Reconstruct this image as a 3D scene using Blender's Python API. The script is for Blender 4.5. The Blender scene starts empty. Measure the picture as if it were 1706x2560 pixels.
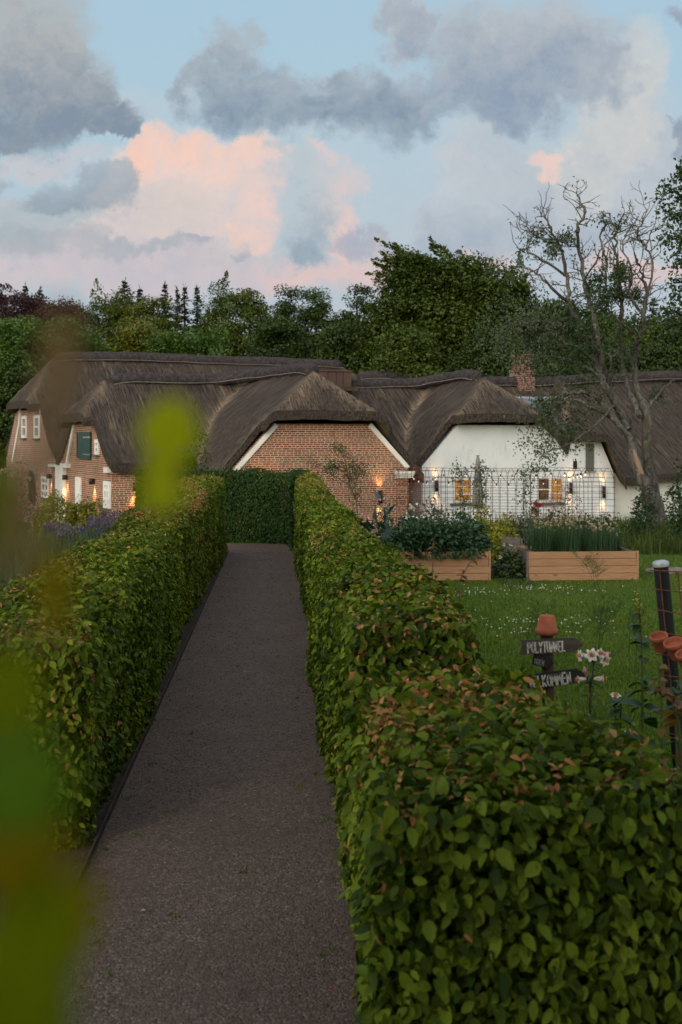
import bpy, math, random
import numpy as np
from mathutils import Vector, Matrix

S = bpy.context.scene
COL = S.collection
PI = math.pi

# ------------------------------------------------------------------ camera, world, sun, exposure
F, E, CX, HY = 3200.0, 2.2, 853.0, 1101.0        # focal length in photo pixels, eye height, principal column, horizon row
cam_d = bpy.data.cameras.new('camera')
cam = bpy.data.objects.new('camera', cam_d); COL.objects.link(cam)
cam.location = (0, 0, E); cam.rotation_euler = (math.radians(90), 0, 0)
cam_d.sensor_fit = 'AUTO'; cam_d.sensor_width = 36.0; cam_d.lens = 45.0
cam_d.shift_y = -(1280 - HY) / 2560.0
cam_d.clip_start = 0.05; cam_d.clip_end = 5000
cam_d.dof.use_dof = True; cam_d.dof.focus_distance = 12.0; cam_d.dof.aperture_fstop = 3.8
cam_d.dof.aperture_blades = 0
S.camera = cam
S.view_settings.view_transform = 'Standard'; S.view_settings.look = 'None'
S.view_settings.exposure = 0.0; S.view_settings.gamma = 1.0
S.cycles.max_bounces = 6; S.cycles.diffuse_bounces = 4; S.cycles.glossy_bounces = 2
S.cycles.transmission_bounces = 4; S.cycles.transparent_max_bounces = 6
S.cycles.use_denoising = True; S.cycles.denoiser = 'OPENIMAGEDENOISE'; S.cycles.denoising_input_passes = 'RGB_ALBEDO_NORMAL'; S.cycles.denoising_prefilter = 'ACCURATE'
S.cycles.sample_clamp_indirect = 4.0
S.cycles.caustics_reflective = False; S.cycles.caustics_refractive = False

SUN_EL, SUN_AZ = math.radians(20), math.radians(205)      # azimuth clockwise from +Y: low in the sky behind the camera
sun_d = bpy.data.lights.new('sun', 'SUN'); sun_d.energy = 1.25; sun_d.angle = math.radians(40)
sun_d.color = (1.0, 0.91, 0.82)
sun = bpy.data.objects.new('sun', sun_d); COL.objects.link(sun)
_sd = Vector((math.sin(SUN_AZ) * math.cos(SUN_EL), math.cos(SUN_AZ) * math.cos(SUN_EL), math.sin(SUN_EL)))
sun.rotation_euler = _sd.to_track_quat('Z', 'Y').to_euler()
sun.location = _sd * 60


class NT:
    """small helper that writes shader nodes as expressions"""
    def __init__(s, tree): s.t = tree; s.n = tree.nodes; s.l = tree.links
    def new(s, typ, **kw):
        n = s.n.new(typ)
        for k, v in kw.items(): setattr(n, k, v)
        return n
    def put(s, sock, v):
        if v is None: return
        if isinstance(v, bpy.types.NodeSocket): s.l.new(v, sock)
        else:
            if hasattr(sock.default_value, '__len__') and not hasattr(v, '__len__'): v = (v,) * len(sock.default_value)
            if hasattr(v, '__len__') and len(sock.default_value) == 4 and len(v) == 3: v = (*v, 1)
            sock.default_value = v
    def m(s, op, a, b=None, c=None, clamp=False):
        n = s.new('ShaderNodeMath', operation=op, use_clamp=clamp)
        for i, v in enumerate((a, b, c)): s.put(n.inputs[i], v) if v is not None else None
        return n.outputs[0]
    def vm(s, op, a, b=None, out=0):
        n = s.new('ShaderNodeVectorMath', operation=op)
        s.put(n.inputs[0], a)
        if b is not None: s.put(n.inputs[3 if op == 'SCALE' else 1], b)
        return n.outputs[1] if op in ('DOT_PRODUCT', 'LENGTH') else n.outputs[0]
    def mix(s, f, a, b, mode='MIX'):
        n = s.new('ShaderNodeMix', data_type='RGBA', blend_type=mode)
        s.put(n.inputs[0], f); s.put(n.inputs[6], a); s.put(n.inputs[7], b)
        return n.outputs[2]
    def noise(s, vec, scale, detail=3, rough=0.55, dist=0.0, color=False, lac=2.0):
        n = s.new('ShaderNodeTexNoise'); s.put(n.inputs['Vector'], vec)
        n.inputs['Scale'].default_value = scale; n.inputs['Detail'].default_value = detail
        n.inputs['Roughness'].default_value = rough; n.inputs['Distortion'].default_value = dist
        n.inputs['Lacunarity'].default_value = lac
        return n.outputs[1] if color else n.outputs[0]
    def ss(s, x, lo, hi):
        n = s.new('ShaderNodeMapRange', interpolation_type='SMOOTHSTEP')
        s.put(n.inputs[0], x); s.put(n.inputs[1], lo); s.put(n.inputs[2], hi)
        return n.outputs[0]
    def lin(s, x, lo, hi, a=0.0, b=1.0):
        n = s.new('ShaderNodeMapRange'); s.put(n.inputs[0], x); s.put(n.inputs[1], lo); s.put(n.inputs[2], hi)
        s.put(n.inputs[3], a); s.put(n.inputs[4], b); return n.outputs[0]
    def ramp(s, f, stops):
        n = s.new('ShaderNodeValToRGB'); s.put(n.inputs[0], f)
        e = n.color_ramp.elements
        while len(e) < len(stops): e.new(0.5)
        for i, (p, c) in enumerate(stops): e[i].position = p; e[i].color = (*c, 1)
        return n.outputs[0]
    def xyz(s, x, y, z=0.0):
        n = s.new('ShaderNodeCombineXYZ')
        for i, v in enumerate((x, y, z)): s.put(n.inputs[i], v)
        return n.outputs[0]


def srgb(r, g, b):
    f = lambda c: (c / 255 / 12.92) if c / 255 <= 0.04045 else ((c / 255 + 0.055) / 1.055) ** 2.4
    return (f(r), f(g), f(b))


SKY_STRENGTH = 0.1
def build_world():
    w = bpy.data.worlds.new('World'); S.world = w; w.use_nodes = True
    t = NT(w.node_tree); t.n.clear()
    d = t.new('ShaderNodeTexCoord').outputs['Generated']
    sp = t.new('ShaderNodeSeparateXYZ'); t.l.new(d, sp.inputs[0])
    x, y, z = sp.outputs
    yy = t.m('MAXIMUM', y, 0.03)
    qx = t.m('MULTIPLY', t.m('DIVIDE', x, yy), 3.2)          # direction of sight, forward half of the dome
    qy = t.m('MULTIPLY', t.m('DIVIDE', z, yy), 3.2)
    q = t.xyz(qx, qy)
    # clear evening blue, paler towards the horizon
    col = t.ramp(t.lin(qy, 0.0, 1.15), [(0.0, srgb(198, 196, 202)), (0.36, srgb(182, 196, 206)), (0.62, srgb(176, 202, 216)), (1.0, srgb(168, 199, 218))])
    wa = t.vm('SUBTRACT', t.noise(q, 3.2, 7, 0.62, color=True), (0.5, 0.5, 0.5))
    wb = t.vm('SUBTRACT', t.noise(q, 10.0, 5, 0.6, color=True), (0.5, 0.5, 0.5))
    wc = t.vm('SUBTRACT', t.noise(q, 32.0, 4, 0.65, color=True), (0.5, 0.5, 0.5))
    qw = t.vm('ADD', q, t.vm('ADD', t.vm('ADD', t.vm('SCALE', wa, 0.36), t.vm('SCALE', wb, 0.13)), t.vm('SCALE', wc, 0.04)))
    n1 = t.noise(q, 5.0, 6, 0.6, 0.4)
    n2 = t.noise(t.vm('ADD', q, (7.3, 2.1, 0)), 2.3, 4, 0.55, 0.3)
    n3 = t.noise(t.vm('ADD', q, (1.3, 8.1, 0)), 14.0, 5, 0.65, 0.2)
    n6 = t.noise(qw, 7.5, 6, 0.58); n7 = t.noise(t.vm('ADD', qw, (-0.018, 0.026, 0)), 7.5, 6, 0.58)
    relief = t.m('MULTIPLY', t.m('SUBTRACT', n6, n7), 1.5)                # billows lit from the upper side
    soft = t.lin(n2, 0.3, 0.7, 0.45, 1.5)

    def cloud(col, blobs, dark, light, edge=0.55, op=1.0, y0=None, y1=None, rag=0.55, px=1.088):
        acc = None
        for (cx, cy, rx, ry) in blobs:
            c = ((cx * px - CX) / 1000.0, (HY - cy * px) / 1000.0, 0)
            dv = t.vm('MULTIPLY', t.vm('SUBTRACT', qw, c), (1000.0 / (rx * px), 1000.0 / (ry * px), 0))
            v = t.m('SUBTRACT', 1.0, t.vm('DOT_PRODUCT', dv, dv))
            acc = v if acc is None else t.m('SMOOTH_MAX', acc, v, 0.25)
        a = t.m('ADD', acc, t.m('MULTIPLY', t.m('SUBTRACT', n3, 0.5), rag))
        al = t.m('MULTIPLY', t.ss(a, -0.36, t.m('MULTIPLY', soft, edge + 0.15)), op)
        sh = t.m('ADD', t.m('MULTIPLY', n2, 0.9), t.m('MULTIPLY', n1, 0.7))
        sh = t.m('ADD', sh, t.m('MULTIPLY', t.m('SUBTRACT', n3, 0.5), 0.7))
        sh = t.m('ADD', t.m('SUBTRACT', sh, 0.30), t.lin(a, 0.0, 0.9, 0.3, 0.0))
        if y0 is not None:
            g = t.lin(qy, (HY - y0 * px) / 1000.0, (HY - y1 * px) / 1000.0, -0.45, 0.45)
            sh = t.m('ADD', sh, g)
        c = t.mix(t.m('ADD', sh, relief, clamp=True), dark, light)
        return t.mix(al, col, c)
    c = srgb
    # pale high veils
    col = cloud(col, [(780, 420, 620, 200), (300, 250, 240, 60)], c(184, 194, 204), c(204, 206, 210), 1.3, 0.45)
    col = cloud(col, [(1180, 400, 220, 190), (1420, 420, 180, 230), (1090, 350, 110, 90)], c(176, 184, 196), c(202, 204, 206), 0.9, 0.85)
    col = cloud(col, [(100, 520, 330, 80), (420, 600, 260, 70)], c(172, 184, 190), c(196, 196, 200), 0.8, 0.85)
    col = cloud(col, [(420, 640, 900, 60), (200, 600, 300, 40)], c(190, 188, 198), c(214, 198, 198), 0.9, 0.9)
    col = cloud(col, [(850, 610, 130, 55), (700, 640, 120, 35), (1080, 610, 90, 40), (1490, 640, 80, 45), (1400, 600, 50, 40)], c(214, 192, 192), c(232, 200, 192), 1.1, 0.8)
    col = cloud(col, [(100, 362, 115, 34), (160, 350, 60, 20)], c(200, 192, 196), c(224, 202, 198), 1.2, 0.5)
    # lit cumulus
    col = cloud(col, [(330, 430, 120, 120), (440, 360, 150, 90), (520, 420, 130, 110), (470, 500, 150, 110), (380, 540, 160, 70), (560, 360, 80, 70)],
                c(198, 196, 200), c(232, 210, 202), 0.8, 1.0, 640, 330)
    col = cloud(col, [(565, 370, 75, 70), (590, 470, 55, 90), (560, 540, 60, 60), (430, 320, 120, 42), (310, 360, 50, 60)], c(240, 200, 184), c(255, 206, 186), 1.3, 0.85, rag=0.8)
    col = cloud(col, [(400, 470, 90, 110)], c(206, 200, 198), c(222, 206, 196), 1.2, 0.8)
    # grey tower to the right of it, with a pink edge
    col = cloud(col, [(770, 440, 70, 60), (790, 520, 45, 80), (730, 372, 48, 26)], c(222, 196, 192), c(244, 204, 190), 1.1, 0.8)
    col = cloud(col, [(670, 420, 85, 75), (710, 480, 85, 110), (690, 560, 70, 60), (620, 380, 40, 30)], c(144, 162, 178), c(188, 198, 204), 0.8, 1.0, 640, 380)
    col = cloud(col, [(530, 592, 36, 24), (830, 550, 70, 30), (440, 578, 40, 14)], c(166, 168, 184), c(180, 180, 192), 0.9, 0.8)
    # grey clouds
    col = cloud(col, [(205, 440, 110, 56), (150, 455, 70, 40), (270, 405, 50, 36), (10, 410, 40, 40)], c(142, 158, 172), c(168, 180, 188), 1.0, 0.8, 520, 380)
    col = cloud(col, [(90, 580, 200, 45), (330, 590, 160, 26)], c(148, 162, 174), c(176, 184, 190), 1.2, 0.7)
    col = cloud(col, [(60, 120, 190, 220), (130, 220, 120, 110), (20, 280, 110, 60), (190, 265, 150, 48), (270, 285, 80, 28)], c(132, 148, 164), c(176, 180, 182), 0.7, 1.0, 330, 40)
    col = cloud(col, [(530, 110, 70, 80), (580, 200, 140, 95), (700, 260, 170, 80), (830, 240, 160, 90), (930, 230, 90, 80), (770, 160, 90, 50), (480, 180, 60, 60)],
                c(128, 148, 168), c(172, 184, 192), 0.6, 1.0, 350, 60)
    col = cloud(col, [(1440, 160, 80, 130), (1420, 290, 80, 140), (1350, 380, 90, 120)], c(186, 194, 200), c(214, 212, 206), 0.9, 0.9)
    col = cloud(col, [(1190, 110, 240, 150), (1330, 160, 130, 110), (1060, 170, 120, 100), (1200, 220, 170, 60), (930, 70, 80, 60)], c(142, 160, 180), c(184, 190, 196), 0.75, 1.0, 290, -40)
    col = cloud(col, [(1080, 530, 150, 90), (1010, 480, 70, 50), (1200, 470, 150, 100), (1330, 530, 140, 80)], c(160, 174, 190), c(186, 194, 202), 0.8, 0.95, 640, 400)
    col = cloud(col, [(1266, 352, 42, 38), (1285, 335, 26, 20), (1262, 392, 22, 24)], c(232, 202, 194), c(246, 208, 196), 1.0, 0.9)
    col = cloud(col, [(1570, 340, 50, 70), (1540, 10, 60, 30)], c(136, 152, 170), c(160, 172, 186), 0.7, 0.9)
    # the rest of the dome: evening sky with the low sun behind the camera
    sky = t.new('ShaderNodeTexSky', sky_type='NISHITA')
    sky.sun_disc = False; sky.sun_elevation = SUN_EL; sky.sun_rotation = SUN_AZ
    sky.air_density = 1.2; sky.dust_density = 1.5
    over = t.mix(0.62, t.vm('SCALE', sky.outputs[0], 0.16), srgb(238, 232, 220))
    fwd = t.ss(y, 0.12, 0.45)
    up = t.m('MULTIPLY', fwd, t.ss(z, -0.1, 0.0))
    fin = t.mix(up, t.vm('SCALE', over, 1.5), col)
    bg = t.new('ShaderNodeBackground'); t.put(bg.inputs[0], t.vm('SCALE', fin, 1 / SKY_STRENGTH)); bg.inputs[1].default_value = SKY_STRENGTH
    out = t.new('ShaderNodeOutputWorld'); t.l.new(bg.outputs[0], out.inputs[0])
    w.cycles.sampling_method = 'MANUAL'; w.cycles.sample_map_resolution = 512
build_world()

# ------------------------------------------------------------------ mesh helpers
BASE = {}
def P(u, v, D):                                   # photo pixel at a chosen distance -> point of the place
    return np.array(((u - CX) / F * D, D, E - (v - HY) / F * D))
def gz(x, y):                                     # height of the ground
    return -0.8 * np.clip((np.asarray(y, float) - 29.0) / 6.0, 0, 1)
def G(u, v):
    D = F * E / (v - HY); return np.array(((u - CX) / F * D, D, 0.0))

class MB:
    def __init__(s): s.V = []; s.F = []; s.n = 0
    def add(s, V, Fc, m=0, uv=None, sm=False):
        V = np.asarray(V, float).reshape(-1, 3); Fc = np.asarray(Fc, np.int64)
        if Fc.ndim == 1: Fc = Fc[None]
        if not len(Fc): return s
        mm = np.full(len(Fc), m, np.int32) if np.isscalar(m) else np.asarray(m, np.int32)
        s.V.append(V); s.F.append((Fc + s.n, mm, uv, sm)); s.n += len(V); return s
    def build(s, name, mats, parent=None, smooth=False, loc=None):
        V = np.concatenate(s.V)
        base = BASE[parent.name] if parent is not None else (np.array(loc, float) if loc is not None else np.zeros(3))
        me = bpy.data.meshes.new(name)
        loops = np.concatenate([f[0].ravel() for f in s.F])
        sizes = np.concatenate([np.full(len(f[0]), f[0].shape[1], np.int32) for f in s.F])
        mi = np.concatenate([f[1] for f in s.F])
        starts = np.concatenate(([0], np.cumsum(sizes)[:-1])).astype(np.int32)
        me.vertices.add(len(V)); me.vertices.foreach_set('co', (V - base).astype(np.float32).ravel())
        me.loops.add(len(loops)); me.loops.foreach_set('vertex_index', loops.astype(np.int32))
        me.polygons.add(len(sizes)); me.polygons.foreach_set('loop_start', starts); me.polygons.foreach_set('loop_total', sizes)
        me.polygons.foreach_set('material_index', mi)
        m0 = mats[0] if isinstance(mats, (list, tuple)) else mats; soft = smooth or any(k in m0.name for k in ('leaf', 'blade', 'petal', 'needle', 'fern', 'thatch'))
        me.polygons.foreach_set('use_smooth', np.concatenate([np.full(len(f[0]), soft or (len(f) > 3 and f[3]), bool) for f in s.F]))
        if any(f[2] is not None for f in s.F):
            uvs = np.concatenate([(np.asarray(u, np.float32).reshape(-1, 2) if u is not None else np.zeros((f.size, 2), np.float32)) for f, u in ((g[0], g[2]) for g in s.F)])
            l = me.uv_layers.new(name='UVMap'); l.data.foreach_set('uv', uvs.ravel())
        for mt in (mats if isinstance(mats, (list, tuple)) else [mats]): me.materials.append(mt)
        me.update(); me.validate()
        o = bpy.data.objects.new(name, me); COL.objects.link(o)
        if parent is not None: o.parent = parent
        else: o.location = base
        BASE[o.name] = base
        return o

def tag(o, label=None, cat=None, group=None, kind=None):
    if label: o['label'] = label
    if cat: o['category'] = cat
    if group: o['group'] = group
    if kind: o['kind'] = kind
    return o
def thing(name, label, cat, loc, group=None):
    o = bpy.data.objects.new(name, None); COL.objects.link(o); o.location = [float(c) for c in loc]
    o.empty_display_size = 0.2
    BASE[o.name] = np.array(loc, float)
    return tag(o, label, cat, group)
def copy_tree(o, parent=None):
    c = o.copy(); COL.objects.link(c)
    if parent is not None: c.parent = parent
    BASE[c.name] = BASE[o.name].copy()
    for ch in list(o.children): copy_tree(ch, c)
    return c

def unit(a, axis=-1):
    a = np.asarray(a, float); return a / np.maximum(np.linalg.norm(a, axis=axis, keepdims=True), 1e-9)
BOXF = np.array([[0, 3, 2, 1], [4, 5, 6, 7], [0, 1, 5, 4], [1, 2, 6, 5], [2, 3, 7, 6], [3, 0, 4, 7]])
def frame_box(mb, o, ax, ay, az, x0, x1, y0, y1, z0, z1, m=0, uv=False):
    o, ax, ay, az = (np.asarray(k, float) for k in (o, ax, ay, az))
    c = [(x0, y0, z0), (x1, y0, z0), (x1, y1, z0), (x0, y1, z0), (x0, y0, z1), (x1, y0, z1), (x1, y1, z1), (x0, y1, z1)]
    V = np.array([o + ax * a + ay * b + az * d for a, b, d in c])
    u = None
    if uv:
        cc = np.array(c); u = np.stack([np.stack([cc[f][:, 0] + cc[f][:, 1], cc[f][:, 2]], 1) for f in BOXF])
    mb.add(V, BOXF, m, u)
def box(mb, x0, x1, y0, y1, z0, z1, m=0): frame_box(mb, (0, 0, 0), (1, 0, 0), (0, 1, 0), (0, 0, 1), x0, x1, y0, y1, z0, z1, m)

def tube(mb, pts, rad, n=8, m=0, cap=True, flat=1.0):
    pts = np.asarray(pts, float); N = len(pts)
    rad = np.full(N, rad, float) if np.isscalar(rad) else np.asarray(rad, float)
    tg = unit(np.gradient(pts, axis=0)); up = np.array((0, 0, 1.0))
    if abs(tg[0] @ up) > 0.9: up = np.array((1.0, 0, 0))
    a = unit(np.cross(tg[0], up)); A = []; B = []
    for i in range(N):
        a = unit(a - tg[i] * (a @ tg[i])); A.append(a); B.append(np.cross(tg[i], a))
    A = np.array(A); B = np.array(B); th = np.arange(n) / n * 2 * PI
    V = pts[:, None] + rad[:, None, None] * (A[:, None] * np.cos(th)[None, :, None] + flat * B[:, None] * np.sin(th)[None, :, None])
    i = np.arange(N - 1)[:, None]; j = np.arange(n)[None]; k = (j + 1) % n
    Fq = np.stack([i * n + j, i * n + k, (i + 1) * n + k, (i + 1) * n + j], -1).reshape(-1, 4)
    mb.add(V.reshape(-1, 3), Fq, m, sm=True)
    if cap and n >= 3:
        mb.add(V[0], np.arange(n)[::-1][None], m); mb.add(V[-1], np.arange(n)[None], m)

def lathe(mb, prof, o=(0, 0, 0), ax=(0, 0, 1), n=20, m=0):
    o = np.asarray(o, float); ax = unit(np.asarray(ax, float)); h = np.array((1.0, 0, 0)) if abs(ax[0]) < 0.9 else np.array((0, 1.0, 0))
    a = unit(np.cross(ax, h)); b = np.cross(ax, a); th = np.arange(n) / n * 2 * PI
    V = np.array([o + ax * z + r * (a * math.cos(t) + b * math.sin(t)) for r, z in prof for t in th])
    N = len(prof); i = np.arange(N - 1)[:, None]; j = np.arange(n)[None]; k = (j + 1) % n
    mb.add(V, np.stack([i * n + j, i * n + k, (i + 1) * n + k, (i + 1) * n + j], -1).reshape(-1, 4), m, sm=True)

def prism(mb, o, ax, ay, nz, outline, t0, t1, m=0, uv=True):
    """outline (s,z) extruded along nz from t0 to t1; front is t1"""
    o, ax, ay, nz = (np.asarray(k, float) for k in (o, ax, ay, nz)); q = np.asarray(outline, float); n = len(q)
    Vb = o + q[:, :1] * ax + q[:, 1:] * ay + nz * t0; Vf = o + q[:, :1] * ax + q[:, 1:] * ay + nz * t1
    mb.add(Vf, np.arange(n)[None], m, q[None] if uv else None)
    mb.add(Vb, np.arange(n)[::-1][None], m, q[::-1][None] if uv else None)
    V = np.concatenate([Vb, Vf]); i = np.arange(n); j = (i + 1) % n
    u = None
    if uv:
        off = np.array((t1 - t0, 0)); u = np.stack([q[i], q[j], q[j] - off, q[i] - off], 1)
    mb.add(V, np.stack([i, j, j + n, i + n], 1), m, u)

def smooth_path(pts, per=6):
    pts = np.asarray(pts, float); n = len(pts); out = []
    for i in range(n - 1):
        p0, p1, p2, p3 = pts[max(i - 1, 0)], pts[i], pts[i + 1], pts[min(i + 2, n - 1)]
        for k in range(per):
            t = k / per
            out.append(0.5 * ((2 * p1) + (p2 - p0) * t + (2 * p0 - 5 * p1 + 4 * p2 - p3) * t * t + (3 * p1 - p0 - 3 * p2 + p3) * t ** 3))
    out.append(pts[-1]); return np.array(out)

def vnoise(p, seed=0, oct=3):
    """cheap smooth 3-D noise in about -1..1"""
    r = np.random.default_rng(seed); p = np.asarray(p, float); o = np.zeros(p.shape[:-1]); amp = 1.0; fr = 1.0
    for _ in range(oct):
        for _ in range(4):
            k = r.normal(size=p.shape[-1]) * fr; o += amp * np.sin(p @ k + r.uniform(0, 6.28)) / 4 * 1.4
        amp *= 0.5; fr *= 2.1
    return o

def leaves(mb, pos, ax, nrm, L, W, m=0, fold=0.25, kind=4, curl=0.0, rng=None):
    """many leaves at once: kind 4 = folded diamond, 8 = oval with a midrib"""
    ax = unit(ax); sd = unit(np.cross(nrm, ax)); nz = np.cross(ax, sd); L = np.asarray(L)[..., None] * np.ones((len(pos), 1)); W = np.asarray(W)[..., None] * np.ones((len(pos), 1))
    if kind == 4:
        v = np.stack([pos, pos + ax * L * .45 + sd * W * .5 + nz * W * fold, pos + ax * L - nz * L * curl, pos + ax * L * .45 - sd * W * .5 + nz * W * fold], 1)
        i = np.arange(len(pos))[:, None] * 4
        f = np.stack([i + np.array([[0, 2, 1]]), i + np.array([[0, 3, 2]])], 1).reshape(-1, 3)
        mm = np.repeat(m, 2) if not np.isscalar(m) else m
    else:
        def pt(t, w, h): return pos + ax * L * t + sd * W * w + nz * (W * h - L * curl * t * t)
        v = np.stack([pt(0, 0, 0), pt(.35, 0, 0), pt(.7, 0, 0), pt(1, 0, 0), pt(.16, .33, fold * .66), pt(.48, .5, fold), pt(.8, .3, fold * .6),
                      pt(.16, -.33, fold * .66), pt(.48, -.5, fold), pt(.8, -.3, fold * .6)], 1)
        i = np.arange(len(pos))[:, None] * 10
        t3 = np.array([[0, 1, 4], [2, 3, 6], [0, 7, 1], [2, 9, 3]]); q4 = np.array([[1, 5, 4, 4], [1, 2, 6, 5], [1, 7, 8, 8], [1, 8, 9, 2]])
        tri = np.concatenate([t3, [[1, 5, 4], [1, 2, 5], [2, 6, 5], [1, 7, 8], [1, 8, 2], [2, 8, 9]]])
        f = (i[:, :, None] + tri[None]).reshape(-1, 3)
        mm = np.repeat(m, len(tri)) if not np.isscalar(m) else m
    mb.add(v.reshape(-1, 3), f, mm)

def rdir(r, n): return unit(r.normal(size=(n, 3)))

# ------------------------------------------------------------------ materials
def new_mat(name):
    m = bpy.data.materials.new(name); m.use_nodes = True; t = NT(m.node_tree); t.n.clear()
    out = t.new('ShaderNodeOutputMaterial'); return m, t, out
def principled(t, out, col, rough=0.7, bump=None, bs=0.4, bd=0.02, spec=0.3, metal=0.0):
    b = t.new('ShaderNodeBsdfPrincipled'); t.put(b.inputs['Base Color'], col); t.put(b.inputs['Roughness'], rough)
    b.inputs['Specular IOR Level'].default_value = spec; b.inputs['Metallic'].default_value = metal
    if bump is not None:
        n = t.new('ShaderNodeBump'); n.inputs['Strength'].default_value = bs; n.inputs['Distance'].default_value = bd
        t.put(n.inputs['Height'], bump); t.l.new(n.outputs[0], b.inputs['Normal'])
    if out is not None: t.l.new(b.outputs[0], out.inputs[0])
    return b
def pos_(t): return t.new('ShaderNodeNewGeometry').outputs['Position']
def simple(name, c1, c2=None, scale=6.0, rough=0.7, bs=0.3, bd=0.01, spec=0.3, metal=0.0, detail=5):
    m, t, o = new_mat(name); p = pos_(t)
    n = t.noise(p, scale, detail, 0.6)
    c2 = c2 or tuple(k * 0.7 for k in c1)
    principled(t, o, t.mix(t.ss(n, 0.35, 0.65), c1, c2), rough, t.noise(p, scale * 6, 4), bs, bd, spec, metal)
    return m
def leaf_mat(name, cols, trans=0.25, rough=0.5, patch=1.2, spec=0.35, rnd=0.75):
    """leaves differ one from the next, and drift in hue from bough to bough"""
    m, t, o = new_mat(name)
    g = t.new('ShaderNodeNewGeometry'); r = g.outputs['Random Per Island']
    big = t.noise(g.outputs['Position'], patch, 3, 0.55)
    f = t.m('ADD', t.m('MULTIPLY', r, rnd), t.m('ADD', t.m('MULTIPLY', t.m('SUBTRACT', big, 0.5), 1.1), (0.75 - rnd) / 2), clamp=True)
    n = len(cols); col = t.ramp(f, [(i / (n - 1) if n > 1 else 0, c) for i, c in enumerate(cols)])
    b = principled(t, None, col, rough, spec=spec)
    tr = t.new('ShaderNodeBsdfTranslucent'); t.put(tr.inputs[0], t.mix(1.0, col, (1.25, 1.2, 0.55), 'MULTIPLY'))
    mx = t.new('ShaderNodeMixShader'); mx.inputs[0].default_value = trans
    t.l.new(b.outputs[0], mx.inputs[1]); t.l.new(tr.outputs[0], mx.inputs[2]); t.l.new(mx.outputs[0], o.inputs[0])
    return m
def emit_mat(name, col, st):
    m, t, o = new_mat(name); e = t.new('ShaderNodeEmission'); t.put(e.inputs[0], col); e.inputs[1].default_value = st
    t.l.new(e.outputs[0], o.inputs[0]); return m

def mat_thatch(name, patchy=1.0):
    m, t, o = new_mat(name)
    uv = t.new('ShaderNodeUVMap').outputs[0]; p = pos_(t)
    st = t.noise(t.vm('MULTIPLY', uv, (20, 8.0, 1)), 1.0, 4, 0.72)          # reeds run down the slope
    fine = t.noise(t.vm('MULTIPLY', uv, (30, 15, 1)), 1.0, 3, 0.7)
    streak = t.noise(t.vm('MULTIPLY', uv, (2.2, 0.28, 1)), 1.0, 4, 0.6, 0.4)
    patch = t.noise(p, 0.55, 4, 0.6)
    col = t.mix(t.ss(st, 0.36, 0.64), (0.024, 0.020, 0.018), (0.096, 0.076, 0.063))
    tan = t.m('MULTIPLY', t.ss(streak, 0.52, 0.75), t.ss(st, 0.38, 0.66))
    col = t.mix(t.m('MULTIPLY', tan, 0.75 * patchy), col, (0.27, 0.20, 0.135))
    col = t.mix(t.m('MULTIPLY', t.ss(patch, 0.46, 0.7), 0.6), col, (0.05, 0.041, 0.038))
    col = t.mix(t.m('MULTIPLY', t.ss(fine, 0.56, 0.72), 0.6), col, (0.21, 0.17, 0.14))
    wear = t.new('ShaderNodeAttribute', attribute_name='wear').outputs['Fac']
    col = t.mix(t.m('MULTIPLY', t.m('MULTIPLY', wear, t.ss(st, 0.3, 0.6)), t.lin(streak, 0.3, 0.7, 0.3, 0.9)), col, (0.33, 0.25, 0.18))
    h = t.m('ADD', st, t.m('MULTIPLY', fine, 0.7))
    principled(t, o, col, 0.95, h, 0.9, 0.06, spec=0.1)
    return m

def mat_brick(name, bw=0.235, rh=0.0605, c1=(0.31, 0.073, 0.027), c2=(0.09, 0.028, 0.018), mort=(0.56, 0.46, 0.34), ms=0.0112, sc=1.0):
    m, t, o = new_mat(name)
    uv = t.new('ShaderNodeUVMap').outputs[0]
    br = t.new('ShaderNodeTexBrick'); br.offset = 0.5; br.squash = 0.52; br.squash_frequency = 3
    wob = t.vm('SCALE', t.vm('SUBTRACT', t.noise(uv, 9.0, 2, color=True), (0.5, 0.5, 0.5)), 0.006)
    t.put(br.inputs['Vector'], t.vm('ADD', uv, wob)); br.inputs['Scale'].default_value = 1.0
    br.inputs['Brick Width'].default_value = bw; br.inputs['Row Height'].default_value = rh
    br.inputs['Mortar Size'].default_value = ms; br.inputs['Mortar Smooth'].default_value = 0.2; br.inputs['Bias'].default_value = -0.15
    t.put(br.inputs['Color1'], c1); t.put(br.inputs['Color2'], c2); t.put(br.inputs['Mortar'], mort)
    n = t.noise(uv, 2.0, 4, 0.6); n2 = t.noise(uv, 40.0, 3, 0.6)
    col = t.mix(t.m('MULTIPLY', t.ss(n, 0.42, 0.75), 0.35), br.outputs[0], (0.10, 0.045, 0.04))
    col = t.mix(t.m('MULTIPLY', n2, 0.35), col, t.mix(0.5, col, (0.05, 0.03, 0.03)))
    principled(t, o, col, 0.85, t.m('SUBTRACT', t.m('MULTIPLY', n2, 0.3), br.outputs[1]), 0.6, 0.008, spec=0.2)
    return m

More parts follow.
